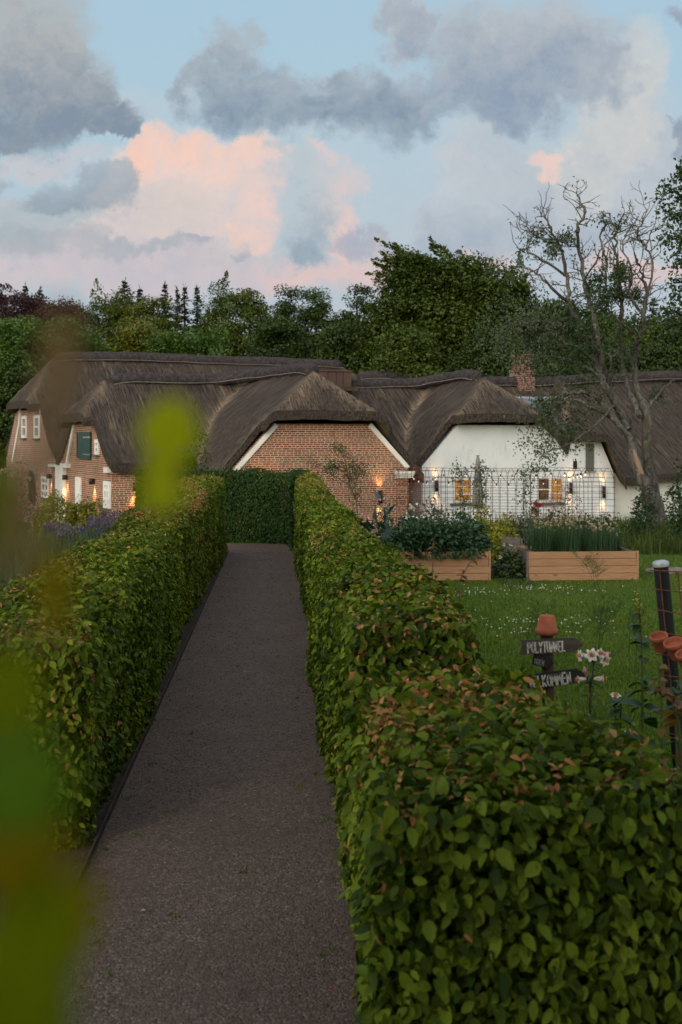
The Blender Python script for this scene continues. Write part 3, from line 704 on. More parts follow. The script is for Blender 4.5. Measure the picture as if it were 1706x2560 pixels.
mb = MB(); gb.slab(mb, gb.px(192, 1192), gb.px(204, 1290), 0.0, 0.05); mb.build('door', M_WHITE, brickh)
window(gb, gb.px(263, 1202), gb.px(278, 1272), brickh, bars=(1, 2), fr=0.12, out=0.06)
# copper roof box on the ridge
mb = MB(); k0, k1 = 16.7, 17.85
frame_box(mb, (0, 0, 0), E1, E2, ZU, k0, k1, 38.35, 39.4, 3.75, 4.46); frame_box(mb, (0, 0, 0), E1, E2, ZU, k0 - .04, k1 + .04, 38.31, 39.44, 4.463, 4.51)
bxo = mb.build('roof_vent', M_COPPER, brickh)
mb = MB()
for k in (17.0, 17.3, 17.55): frame_box(mb, (0, 0, 0), E1, E2, ZU, k, k + .012, 38.34, 38.349, 3.8, 4.45)
mb.build('seam', M_LAMP, bxo)
mb = MB(); frame_box(mb, (0, 0, 0), E1, E2, ZU, k0 - .1, k1 + .12, 38.1, 38.35, 3.83, 3.97); mb.build('flashing', M_SOFFIT, bxo)

mb = MB()
fv.wall(mb, [(18.6, -.8), (25.78, -.8), (25.76, 1.15), (25.25, 2.16), (24.1, 2.16), (23.95, 1.6), (23.4, 2.68), (19.85, 2.68), (18.6, 1.42)])
prism(mb, E1 * 18.6, E2, ZU, -E1, [(35.1, -.8), (35.9, -.8), (35.9, 1.35), (35.1, 1.35)], -.3, 0)
mb.build('wall', M_LIME, whiteh)
mb = MB(); fr_.wall(mb, [(25.79, -.8), (33.6, -.8), (33.6, 1.1), (25.79, 1.1)]); mb.build('side_wall', M_CREAM, whiteh)
window(fv, fv.px(1133, 1196), fv.px(1180, 1254), whiteh, bars=(1, 2), fr=0.05, pane=M_LIT, sill=False)
mb = MB(); fv.slab(mb, fv.px(1126, 1259), fv.px(1180, 1263), 0.0, 0.07); mb.build('sill', M_SILL, whiteh)
window(fv, fv.px(1343, 1194), fv.px(1375, 1253), whiteh, bars=(0, 1), fr=0.045, pane=M_DIM, sill=False)
window(fv, fv.px(1375, 1194), fv.px(1407, 1253), whiteh, bars=(0, 2), fr=0.045, pane=M_LIT, sill=False)
mb = MB(); fv.slab(mb, fv.px(1338, 1257), fv.px(1410, 1262), 0.0, 0.07); mb.build('sill', M_SILL, whiteh)
mb = MB(); q0, q1 = fv.px(1464, 1109), fv.px(1484, 1177)
for k in range(5):
    a_, b_ = q0[0] + (q1[0] - q0[0]) * k / 5, q0[0] + (q1[0] - q0[0]) * (k + 1) / 5
    fv.slab(mb, (a_ + .004, q0[1]), (b_ - .004, q1[1]), 0.0, 0.045)
hd = mb.build('hatch_door', M_GREYWOOD, whiteh)
mb = MB(); fv.slab(mb, fv.px(1462, 1177.5), fv.px(1486, 1180.5), 0.0, 0.08); mb.build('threshold', M_CHIM, hd)
window(fv, fv.px(1430, 1150), fv.px(1445, 1175), whiteh, bars=None, fr=0.03, pane=M_DARK, sill=False)
mb = MB(); q0, q1 = fv.px(1440, 1181), fv.px(1530, 1184); fv.slab(mb, q0, q1, 0.0, 0.03); mb.build('string_course', M_WHITE, whiteh)
# chimney: stepped stack with a wider base
mb = MB(); cb_ = 38.9
ca_ = (lambda k: 38.9 * (C_ * k + S_) / (C_ - S_ * k))(((1306 - CX) / F))
for w_, z0, z1 in ((0.33, 3.9, 4.62), (0.345, 4.621, 4.72), (0.27, 4.721, 5.18), (0.31, 5.181, 5.27)):
    frame_box(mb, (0, 0, 0), E1, E2, ZU, ca_ - w_, ca_ + w_, cb_ - w_, cb_ + w_, z0, z1, 0, uv=True)
ch = mb.build('chimney', M_CHIM, whiteh)
mb = MB(); frame_box(mb, (0, 0, 0), E1, E2, ZU, ca_ - .42, ca_ + .42, cb_ - .45, cb_ - .34, 3.86, 3.95); mb.build('flashing', M_SOFFIT, ch)
# roof light in the slope to the right of the white gable
mb = MB()
def slope_pt(a, b, dz): return AB(a, b, float(zr_main(np.array(a)) - 0.78 * (38.9 - b)) + dz)
def slope_box(mb, a0, a1, b0, b1, h0, h1, m=0):
    V = [slope_pt(a, b, h) for h in (h0, h1) for a, b in ((a0, b0), (a1, b0), (a1, b1), (a0, b1))]; mb.add(V, BOXF, m)
slope_box(mb, 23.75, 25.6, 36.3, 38.1, -.1, .14); sk = mb.build('roof_light', simple('pale_zinc', (0.35, 0.37, 0.38), None, 3, 0.5), whiteh)
mb = MB(); slope_box(mb, 23.85, 25.5, 36.4, 38.0, .145, .16); mb.build('pane', simple('roof_glass', (0.10, 0.11, 0.12), (0.14, 0.15, 0.16), 1.5, 0.25, 0, 0.001, 0.8), sk)
# low rear wing whose ridge just shows over the main one
def volX(A, B):
    d = np.abs(B - 45.5); return 4.75 - 0.7 * d, np.minimum.reduce([A - 21.5, 28.0 - A, B - 42.8, 48.2 - B]), np.zeros(A.shape, int)
thatch_roof('rear_roof', [volX], (21.5, 28.0), (42.8, 48.2), M_THATCH_DARK, whiteh, seed=21)
ridge_cap(whiteh, [(21.5, 45.5, 4.7), (23, 45.5, 4.78), (28, 45.5, 4.8)], 0.2, 15)

# ---- lit wall lamps
def wall_lamp(fac, u, v0, v1, label, up=True, down=True, rad=0.055, power=1.0, cone=88):
    q0, q1 = fac.px(u, v0), fac.px(u, v1); zc = (q0[1] + q1[1]) / 2; h = abs(q0[1] - q1[1]) / 2; o = 0.095
    t_ = thing('wall_lamp', label, 'wall lamp', fac.at((q0[0], zc)), 'lit wall lamps on the farmhouses')
    mb = MB(); lathe(mb, [(0.0, -h + .02), (rad * .8, -h + .02), (rad * .85, -h), (rad, -h), (rad, h), (rad * .85, h), (rad * .8, h - .02), (0, h - .02)], fac.at((q0[0], zc), o), (0, 0, 1), 18)
    mb.build('lamp_body', M_LAMP, t_, smooth=False)
    mb = MB(); fac.slab(mb, (q0[0] - .02, zc - .03), (q0[0] + .02, zc + .03), 0.0, o - rad * .8); mb.build('bracket', M_LAMP, t_)
    for on, sg in ((up, 1), (down, -1)):
        if not on: continue
        mb = MB(); lathe(mb, [(0.0, 0), (rad * .72, 0), (rad * .72, .004), (0, .004)], fac.at((q0[0], zc + sg * (h - .013)), o), (0, 0, sg), 14); mb.build('bulb', M_BULB, t_)
        ld = bpy.data.lights.new('spot', 'SPOT'); ld.energy = 36 * power; ld.spot_size = math.radians(cone); ld.spot_blend = 0.9; ld.color = (1.0, 0.56, 0.22); ld.shadow_soft_size = 0.02
        lo_ = bpy.data.objects.new('light_beam', ld); COL.objects.link(lo_); lo_.parent = t_
        tip = fac.at((q0[0], zc + sg * (h + .012)), o) - BASE[t_.name]; lo_.location = tip
        lo_.rotation_euler = (0, 0, 0) if sg < 0 else (PI, 0, 0)
    return t_
wall_lamp(ga, 129, 1184, 1196, 'dark lamp shining down the rear house wall beside its white framed window', up=False, rad=0.08, power=1.9, cone=84)
wall_lamp(gb, 169.5, 1187, 1199, 'dark lamp shining down the brick beside the white pilaster', up=False, rad=0.08, power=1.9, cone=84)
wall_lamp(gb, 237.5, 1196, 1210, 'dark lamp shining down between the white door and corner window', up=False, rad=0.08, power=1.9, cone=84)
wall_lamp(fb, 338, 1207, 1228, 'dark lamp on the front brick wall, half behind the tall clipped hedge', up=False, rad=0.08, power=1.9, cone=84)
wall_lamp(fw, 657, 1218, 1250, 'lamp hidden behind the cross hedge, lighting the brick gable from below', power=0.8)
wall_lamp(fw, 948, 1226, 1258, 'dark up-and-down lamp on the right half of the brick gable', power=0.75)
wall_lamp(fv, 1088.5, 1201, 1228, 'dark lamp at the left edge of the white wall', power=0.34)
wall_lamp(fv, 1424, 1207, 1233, 'dark lamp between the right white-wall window and the grey hatch', power=0.28)
wall_lamp(fv, 1506.5, 1215, 1245, 'dark lamp near the right corner of the white wall', power=0.38)
# ------------------------------------------------------------------ hedges
M_HL = leaf_mat('hedge_leaf', [(0.022, 0.046, 0.006), (0.060, 0.096, 0.008), (0.115, 0.175, 0.015), (0.160, 0.215, 0.018), (0.33, 0.345, 0.035)], 0.25, 0.6, 0.9, 0.12)
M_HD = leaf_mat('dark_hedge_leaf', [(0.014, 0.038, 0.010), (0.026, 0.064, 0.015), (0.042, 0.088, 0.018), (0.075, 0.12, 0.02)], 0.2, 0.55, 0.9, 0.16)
M_HB = leaf_mat('withered_leaf', [(0.34, 0.15, 0.05), (0.50, 0.28, 0.11), (0.22, 0.09, 0.035), (0.62, 0.42, 0.21)], 0.2, 0.7, 2.0, 0.2)
M_HR = leaf_mat('young_red_leaf', [(0.14, 0.045, 0.018), (0.17, 0.085, 0.02), (0.20, 0.13, 0.025), (0.10, 0.10, 0.02)], 0.3, 0.5, 2.0, 0.3)
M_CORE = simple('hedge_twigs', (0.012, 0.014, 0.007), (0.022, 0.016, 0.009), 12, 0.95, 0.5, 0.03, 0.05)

def hedge(name, label, cl, seed, density=1.0, brown_top=0.11, brown_side=0.03, leaf=M_HL, red=None, caps=(True, True), near=9.0, back=None, Lr=(0.038, 0.062), group='clipped hedges along the path', cat='hedge', rnd=0.26, tops=0.2, deep=0.17):
    """cl: centre line points (x, y, width, height)"""
    r = np.random.default_rng(seed)
    cl = np.array(cl, float); n = len(cl); seg = np.linalg.norm(np.diff(cl[:, :2], axis=0), axis=1); cum = np.r_[0, np.cumsum(seg)]; Lt = cum[-1]
    tg = unit(np.gradient(cl[:, :2], axis=0)) if n > 2 else np.repeat(unit(np.diff(cl[:, :2], axis=0)), 2, 0)
    def at(t):
        c = np.stack([np.interp(t, cum, cl[:, k]) for k in range(4)], -1); g = unit(np.stack([np.interp(t, cum, tg[:, k]) for k in range(2)], -1)); return c, g
    def surf(t, f):
        """f in 0..1 round the section: left face up, over the top, right face down"""
        c, g = at(t); w, h = c[:, 2], c[:, 3]; per = 2 * h + w; d = f * per
        side = np.stack([-g[:, 1], g[:, 0]], 1)          # left of travel
        off = np.where(d < h, w / 2, np.where(d < h + w, w / 2 - (d - h), -w / 2)); z = np.where(d < h, d, np.where(d < h + w, h, h - (d - h - w)))
        ns = np.where(d < h, 1.0, np.where(d < h + w, 0.0, -1.0)); nz_ = np.where((d >= h) & (d < h + w), 1.0, 0.0)
        # rounded shoulders
        ex = np.clip((np.abs(off) - (w / 2 - rnd)) / rnd, 0, 1); ez = np.clip((z - (h - rnd)) / rnd, 0, 1); both = (ex > 0) & (ez > 0)
        q = np.sqrt(ex ** 2 + ez ** 2); k = np.where(both & (q > 0), np.minimum(1, 1 / np.maximum(q, 1e-6)), 1)
        off2 = np.where(both, np.sign(off) * (w / 2 - rnd + rnd * ex * k), off); z2 = np.where(both, h - rnd + rnd * ez * k, z)
        ns = np.where(both, np.sign(off) * ex / np.maximum(q, 1e-6), ns); nz_ = np.where(both, ez / np.maximum(q, 1e-6), nz_)
        p = np.stack([c[:, 0] + side[:, 0] * off2, c[:, 1] + side[:, 1] * off2, z2], 1)
        return p, np.stack([side[:, 0] * ns, side[:, 1] * ns, nz_], 1)
    area = (2 * cl[:, 3].mean() + cl[:, 2].mean()) * Lt; la = 0.5 * .050 * .032
    N = int(area / la * 2.3 * density)
    t = r.uniform(0, Lt, N); f = r.random(N); c, _ = at(t)
    if back is not None:                                       # thin the face nobody can see well
        h, w = c[:, 3], c[:, 2]; d = f * (2 * h + w); bk = (d < h * .9) if back == 'L' else (d > h * 1.1 + w); k_ = ~bk | (r.random(N) < 0.4); t, f = t[k_], f[k_]
    pos, nr = surf(t, f)
    for e, (on, t0) in enumerate(zip(caps, (0.0, Lt))):
        if not on: continue
        c, g = at(np.array([t0])); w, h = c[0, 2], c[0, 3]; M = int(w * h / la * 2.6 * density)
        o_ = r.uniform(-w / 2, w / 2, M); z = r.uniform(0, h, M); sgn = -1 if e == 0 else 1
        bul = 0.10 * (1 - (2 * o_ / w) ** 2)
        p = np.stack([c[0, 0] - g[0, 1] * o_ + sgn * g[0, 0] * bul, c[0, 1] + g[0, 0] * o_ + sgn * g[0, 1] * bul, z], 1)
        pos = np.concatenate([pos, p]); nr = np.concatenate([nr, np.repeat([[sgn * g[0, 0], sgn * g[0, 1], 0.0]], M, 0)])
    N = len(pos); base_z = pos[:, 2].copy()
    bump = 0.055 * vnoise(pos * 1.6, seed, 2) + 0.03 * vnoise(pos * 5.0, seed + 1, 2)
    out = bump - deep * r.random(N) ** 1.4 + (r.random(N) < tops) * r.uniform(0, 0.07, N) * (nr[:, 2] > .5)
    pos = pos + nr * out[:, None]; pos[:, 2] = np.maximum(pos[:, 2], 0.02)
    top = nr[:, 2] > 0.5
    rd = rdir(r, N)
    nn = unit(nr + np.array((0, 0, .6)) * (~top)[:, None] + rd * 0.95)
    ax = np.where(top[:, None], r.normal(size=(N, 3)) * (1, 1, .35), np.array((0, 0, -1.0)) + r.normal(size=(N, 3)) * 0.65)
    ax = unit(ax - nn * np.sum(ax * nn, 1, keepdims=True) * .85)
    L = r.uniform(*Lr, N) * r.choice([0.7, 1, 1.12], N, p=[.25, .55, .2]); W = L * r.uniform(.48, .70, N)
    pb = np.where(top, brown_top, brown_side) * np.clip(1 + 1.3 * vnoise(pos * 2.2, seed + 5, 2), 0.1, 3)
    m = np.where(r.random(N) < pb, 1, 0)
    if red is not None: m = np.where((m == 0) & (r.random(N) < red(pos, nr)), 2, m)
    L = np.where(m == 1, L * r.uniform(.45, .85, N), L); W = np.where(m == 1, W * .55, W)
    dz = gz(pos[:, 0], pos[:, 1]); pos[:, 2] += dz
    mb = MB()
    isn = pos[:, 1] < near
    for sel, kd in ((isn, 8), (~isn, 4)):
        if sel.any(): leaves(mb, pos[sel], ax[sel], nn[sel], L[sel], W[sel], m[sel], 0.22, kd, np.where(m[sel] == 1, 0.5, 0.12)[:, None] if kd == 8 else 0.1)
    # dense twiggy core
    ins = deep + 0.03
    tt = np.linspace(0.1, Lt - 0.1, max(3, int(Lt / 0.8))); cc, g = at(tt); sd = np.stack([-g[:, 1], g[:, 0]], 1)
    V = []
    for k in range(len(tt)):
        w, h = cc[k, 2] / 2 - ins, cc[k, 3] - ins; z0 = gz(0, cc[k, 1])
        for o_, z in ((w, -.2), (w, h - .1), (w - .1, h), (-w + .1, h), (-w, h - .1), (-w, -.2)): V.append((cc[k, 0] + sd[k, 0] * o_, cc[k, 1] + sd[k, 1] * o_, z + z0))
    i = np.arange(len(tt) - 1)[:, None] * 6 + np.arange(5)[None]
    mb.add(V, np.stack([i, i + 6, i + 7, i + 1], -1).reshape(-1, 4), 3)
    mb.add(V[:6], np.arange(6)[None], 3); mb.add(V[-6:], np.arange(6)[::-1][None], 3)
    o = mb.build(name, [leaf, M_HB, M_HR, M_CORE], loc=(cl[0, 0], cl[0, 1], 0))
    return tag(o, label, cat, group)

def cl_left(y, face=0.24): return path_x(y) - face + .15
ysL = [6.9, 9, 12, 15, 18, 21, 23.6, 25.0]; hL = [1.14, 1.20, 1.29, 1.36, 1.42, 1.47, 1.50, 1.50]; wL = [0.95, .92, .85, .8, .78, .76, .76, .76]
hedge('hedge', 'long clipped hedge on the left side of the gravel path', [(cl_left(y, .22) - w / 2, y, w, h) for y, h, w in zip(ysL, hL, wL)], 31, 1.15, 0.36, 0.11, back='L', caps=(True, True))
ysR = [6.3, 6.9, 8, 11, 14, 18, 22, 25.4]; hR = [1.31, 1.32, 1.31, 1.31, 1.35, 1.42, 1.50, 1.53]; wR = [.62, .70, .74, .60, .54, .50, .47, .46]
red_f = lambda p, n_: 0.5 * np.clip((p[:, 0] - path_r(p[:, 1]) - 0.45) / .3, 0, 1) * np.clip((p[:, 1] - 9) / 6, 0, 1) * (n_[:, 2] > .2)
hedge('hedge', 'taller clipped hedge on the right of the path, from the step to the far corner', [(path_r(y) - .05 + w / 2, y, w, h) for y, h, w in zip(ysR, hR, wR)], 32, 1.15, 0.28, 0.07, red=red_f, back='R', caps=(True, False))
ysN = [4.3, 4.75, 5.4, 6.05]; hN = [1.02, 1.09, 1.14, 1.14]; wN = [1.30, 1.18, 1.00, .84]
hedge('hedge', 'nearest hedge block on the right, lower than the hedge behind it, with many withered leaves', [(path_r(y) - .07 + w / 2, y, w, h) for y, h, w in zip(ysN, hN, wN)], 33, 1.35, 0.46, 0.06, caps=(True, True), near=20, Lr=(0.034, 0.080), rnd=0.32, deep=0.26)
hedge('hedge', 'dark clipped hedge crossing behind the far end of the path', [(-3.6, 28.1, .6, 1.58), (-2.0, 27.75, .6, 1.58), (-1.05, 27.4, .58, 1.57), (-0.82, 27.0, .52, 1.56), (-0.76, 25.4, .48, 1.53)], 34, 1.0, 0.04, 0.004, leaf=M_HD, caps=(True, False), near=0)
hedge('hedge', 'clipped hedge block behind the left hedge, hiding the corner of the brick house', [(-4.5, 29.1, 1.0, 1.52), (-4.0, 29.0, 1.05, 1.76), (-3.45, 28.9, 1.0, 1.9)], 35, 1.0, 0.05, 0.015, leaf=M_HL, near=0, rnd=.3)

# ------------------------------------------------------------------ trees
M_BARK = simple('bark', (0.10, 0.085, 0.07), (0.045, 0.04, 0.034), 5, 0.95, 0.9, 0.03, 0.1)
M_OLDBARK, t, o = new_mat('lichen_bark'); p = pos_(t)
nz1 = t.noise(t.vm('MULTIPLY', p, (14, 14, 3)), 1.0, 6, 0.65); nz2 = t.noise(p, 9.0, 5, 0.65); nz3 = t.noise(p, 2.2, 3, 0.5)
col = t.mix(t.ss(nz1, .35, .68), (0.060, 0.056, 0.049), (0.155, 0.145, 0.128))
col = t.mix(t.m('MULTIPLY', t.ss(nz2, .56, .7), .8), col, (0.27, 0.27, 0.245)); col = t.mix(t.m('MULTIPLY', t.ss(nz3, .55, .75), .5), col, (0.11, 0.115, 0.045))
principled(t, o, col, 0.95, t.m('ADD', nz1, t.m('MULTIPLY', nz2, .5)), 1.0, 0.05, 0.1)
M_BARE = mat_wood('bare_heartwood', (0.36, 0.26, 0.18), (0.24, 0.165, 0.115), (0, 0, 1), knots=False)
LEAFC = {
    'copper': leaf_mat('copper_leaf', [(0.0234, 0.0078, 0.0101), (0.0429, 0.0140, 0.0156), (0.0663, 0.0211, 0.0218)], .15, .6, .5, rnd=.4),
    'olive': leaf_mat('olive_leaf', [(0.0328, 0.0603, 0.0074), (0.0702, 0.1034, 0.0089), (0.1217, 0.1346, 0.0111)], .2, .6, .35, rnd=.4),
    'gold': leaf_mat('yellowing_leaf', [(0.0328, 0.0646, 0.0066), (0.0749, 0.1076, 0.0089), (0.1591, 0.1453, 0.0111), (0.0655, 0.1076, 0.0089)], .2, .6, .35, rnd=.4),
    'light': leaf_mat('light_leaf', [(0.0421, 0.0915, 0.0133), (0.0749, 0.1399, 0.0193), (0.1217, 0.1884, 0.0296)], .25, .5, .5, rnd=.4),
    'dark': leaf_mat('oak_leaf', [(0.0187, 0.0408, 0.0066), (0.0394, 0.0711, 0.0089), (0.0655, 0.0991, 0.0104)], .15, .6, .4, rnd=.4),
    'beech': leaf_mat('beech_leaf', [(0.0239, 0.0494, 0.0044), (0.0541, 0.0842, 0.0056), (0.0955, 0.1235, 0.0070)], .2, .5, .4, rnd=.4),
    'grey': leaf_mat('grey_green_leaf', [(0.045, 0.065, 0.032), (0.07, 0.095, 0.048), (0.10, 0.125, 0.065)], .2, .55, .8),
    'spruce': leaf_mat('needle', [(0.010, 0.022, 0.011), (0.022, 0.038, 0.017), (0.035, 0.05, 0.02)], .05, .7, .6, rnd=.4),
    'apple': leaf_mat('apple_leaf', [(0.020, 0.045, 0.014), (0.035, 0.068, 0.018), (0.055, 0.085, 0.022)], .2, .45, .8),
    'shrub': leaf_mat('shrub_leaf', [(0.014, 0.038, 0.010), (0.03, 0.066, 0.014), (0.055, 0.10, 0.018)], .2, .45, .8),
}
def crown(mb, lobes, nc, per, cr, L, r, flat=0.5, up=0.7, wind=None, m=0, deep=0.62):
    lobes = np.array(lobes, float); wgt = (lobes[:, 3:].mean(1)) ** 2; k = r.choice(len(lobes), nc * 2, p=wgt / wgt.sum())
    d = rdir(r, nc * 2); d[:, 2] = np.where(d[:, 2] < -0.35, -d[:, 2] * .6, d[:, 2]); d = unit(d)
    c = lobes[k, :3] + d * lobes[k, 3:] * r.uniform(0.72, 1.08, (nc * 2, 1))
    q = np.min(np.linalg.norm((c[:, None] - lobes[None, :, :3]) / lobes[None, :, 3:], axis=2), axis=1)
    ok = q > deep; c, d = c[ok][:nc], d[ok][:nc]; n = len(c)
    s = cr * r.uniform(.6, 1.35, n)
    off = r.normal(size=(n, per, 3)); off *= np.minimum(1, 1.55 / np.linalg.norm(off, axis=2, keepdims=True)); off = off * .62 * np.array((1, 1, flat)) * s[:, None, None]
    if wind is not None: off += np.array(wind) * (r.uniform(-.6, 1.25, (n, per, 1)) * s[:, None, None] * (1.2 - np.linalg.norm(off, axis=2, keepdims=True) / (s[:, None, None] * 1.2)).clip(0.1))
    pos = (c[:, None] + off).reshape(-1, 3); N = len(pos)
    nn = unit(np.repeat(d, per, 0) * .5 + np.array((0, 0, up)) + rdir(r, N) * .75)
    ax = unit(np.repeat(d, per, 0) * .7 + r.normal(size=(N, 3)) * .8 + np.array((0, 0, -.25)) + (np.array(wind) * .8 if wind is not None else 0)); ax = unit(ax - nn * np.sum(ax * nn, 1, keepdims=True) * .8)
    ll = L * r.uniform(.65, 1.3, N); leaves(mb, pos, ax, nn, ll, ll * r.uniform(.5, .75, N), m, .2, 4, .1)

TREES = 'trees behind the thatched farm'
def forest_tree(uc, vt, hw, D, kind, label, seed, vb=1000, n=150, per=140, cr=.62, L=.135, wind=None, flat=.5, nl=10, name='broadleaf_tree', squash=1.0, sprays=0):
    r = np.random.default_rng(seed); uc, vt, hw, vb = uc * 1.088, vt * 1.088, hw * 1.088, vb * 1.088
    c = P(uc, vt, D); X, zt = c[0], c[2]; R = hw / F * D; zb = max(0.6, P(uc, vb, D)[2]); g = -0.8
    lobes = []
    for i in range(nl):
        h = (i + .5) / nl; rr = R * math.sqrt(max(.12, 1 - (2 * h - .75) ** 2 * .55)); a = r.uniform(0, 6.28); q = r.uniform(.25, .62) * rr * (1 - .55 * h)
        s = R * r.uniform(.36, .52) * (1 - .3 * h)
        z = zb + (zt - zb) * (0.08 + .92 * h); z = min(z, zt - s * .8)
        lobes.append((X + math.cos(a) * q * 1.25, D + math.sin(a) * q, z, s * 1.1, s, s * .8 * squash))
    lobes.append((X, D, (zb + zt) / 2, R * .72, R * .6, (zt - zb) * .42))
    for sg in (-1, 1): lobes.append((X + sg * R * .6, D - .2 * R, zb + (zt - zb) * r.uniform(.3, .55), R * .42, R * .4, (zt - zb) * .25))
    T = thing(name, label, 'tree', (X, D, g), TREES)
    mb = MB(); crown(mb, lobes, int(n), per, cr, L, r, flat, .6, wind)
    if sprays:                                                          # long shoots that stand out of the outline
        lb_ = np.array(lobes); w_ = np.array(wind, float)
        for _ in range(sprays):
            l = lb_[r.integers(len(lb_))]; d = unit(w_ * 1.1 + rdir(r, 1)[0]); p0 = l[:3] + d * l[3:] * .85; ln = r.uniform(.8, 1.9); m_ = int(ln * 60); q = r.random(m_) ** .8
            dr = unit(w_ + r.normal(size=3) * .25); rad = .30 * (1.05 - q)[:, None]; pp = p0 + dr * (q * ln)[:, None] + r.normal(size=(m_, 3)) * rad * (1, 1, .55)
            nn = unit(rdir(r, m_) * .6 + (0, 0, .7)); ax = unit(dr + rdir(r, m_) * .6); ll = L * r.uniform(.7, 1.3, m_); leaves(mb, pp, ax, nn, ll, ll * .62, 0, .2, 4, .1)
    mb.build('crown', LEAFC[kind], T)
    mb = MB(); tube(mb, [(X, D, g - .2), (X + r.normal() * .1, D, zb * .6 + g * .4), (X + r.normal() * .2, D, (zb + zt) / 2), (X, D, zt - R * .5)], [.26, .2, .13, .04], 8)
    for l in lobes[:7]:
        z0 = zb * .7 + r.random() * (l[2] - zb) * .4; s0 = np.array((X, D, z0)); e0 = np.array(l[:3]); mid = (s0 + e0) / 2 + (0, 0, .2); tube(mb, [s0, mid, e0], [.09, .06, .02], 5)
    mb.build('trunk', M_BARK, T); return T

def spruce(uc, vt, hw, D, label, seed, vb=900):
    r = np.random.default_rng(seed); uc, vt, hw, vb = uc * 1.088, vt * 1.088, hw * 1.088, vb * 1.088
    c = P(uc, vt, D); X, zt = c[0], c[2]; vb = vt + 190; R = hw / F * D * 2.5; zb = P(uc, vb, D)[2]; H = zt - zb
    T = thing('spruce_tree', label, 'tree', (X, D, -.8), TREES)
    mb = MB(); V = []; tiers = int(H / .17)
    for i in range(tiers):
        f = (i + .6) / tiers; br = R * f ** .75 * r.uniform(.35, 1.25) + .08; nb = 9; z0_ = f
        for k in range(nb):
            f = min(1, max(.02, z0_ + r.uniform(-.06, .06))); z = zt - f * H; br = R * f ** .85 + .06; a = r.uniform(0, 6.28); ln = br * r.uniform(.45, 1.15); dr = np.array((math.cos(a), math.sin(a), -.18 + r.normal() * .1)); sd = np.array((-math.sin(a), math.cos(a), 0))
            m_ = max(5, int(ln / .07)); tt = np.sort(r.uniform(.05, 1, m_)); b = np.array((X, D, z)) + dr * (tt * ln)[:, None]; b[:, 2] += .22 * ln * tt ** 2
            w = (1.1 - tt) * ln * .33 + .08; sgn = np.where(np.arange(m_) % 2, 1, -1)[:, None]
            ax = unit(dr * .7 + sd * sgn * 1.0 + np.array((0, 0, -.3)) + r.normal(size=(m_, 3)) * .2); nn = unit(np.array((0, 0, 1)) + r.normal(size=(m_, 3)) * .35)
            leaves(mb, b, ax, nn, w * 1.2, .14, 0, .1, 4)
    tip = np.repeat([[X, D, zt]], 8, 0) - np.array((0, 0, 1)) * r.uniform(0, .6, (8, 1)); leaves(mb, tip, unit(r.normal(size=(8, 3)) * (.4, .4, 0) + (0, 0, 1)), rdir(r, 8), .35, .07, 0)
    mb.build('crown', LEAFC['spruce'], T)
    mb = MB(); tube(mb, [(X, D, -1), (X, D, zb), (X, D, zt)], [.2, .14, .015], 6); mb.build('trunk', M_BARK, T)

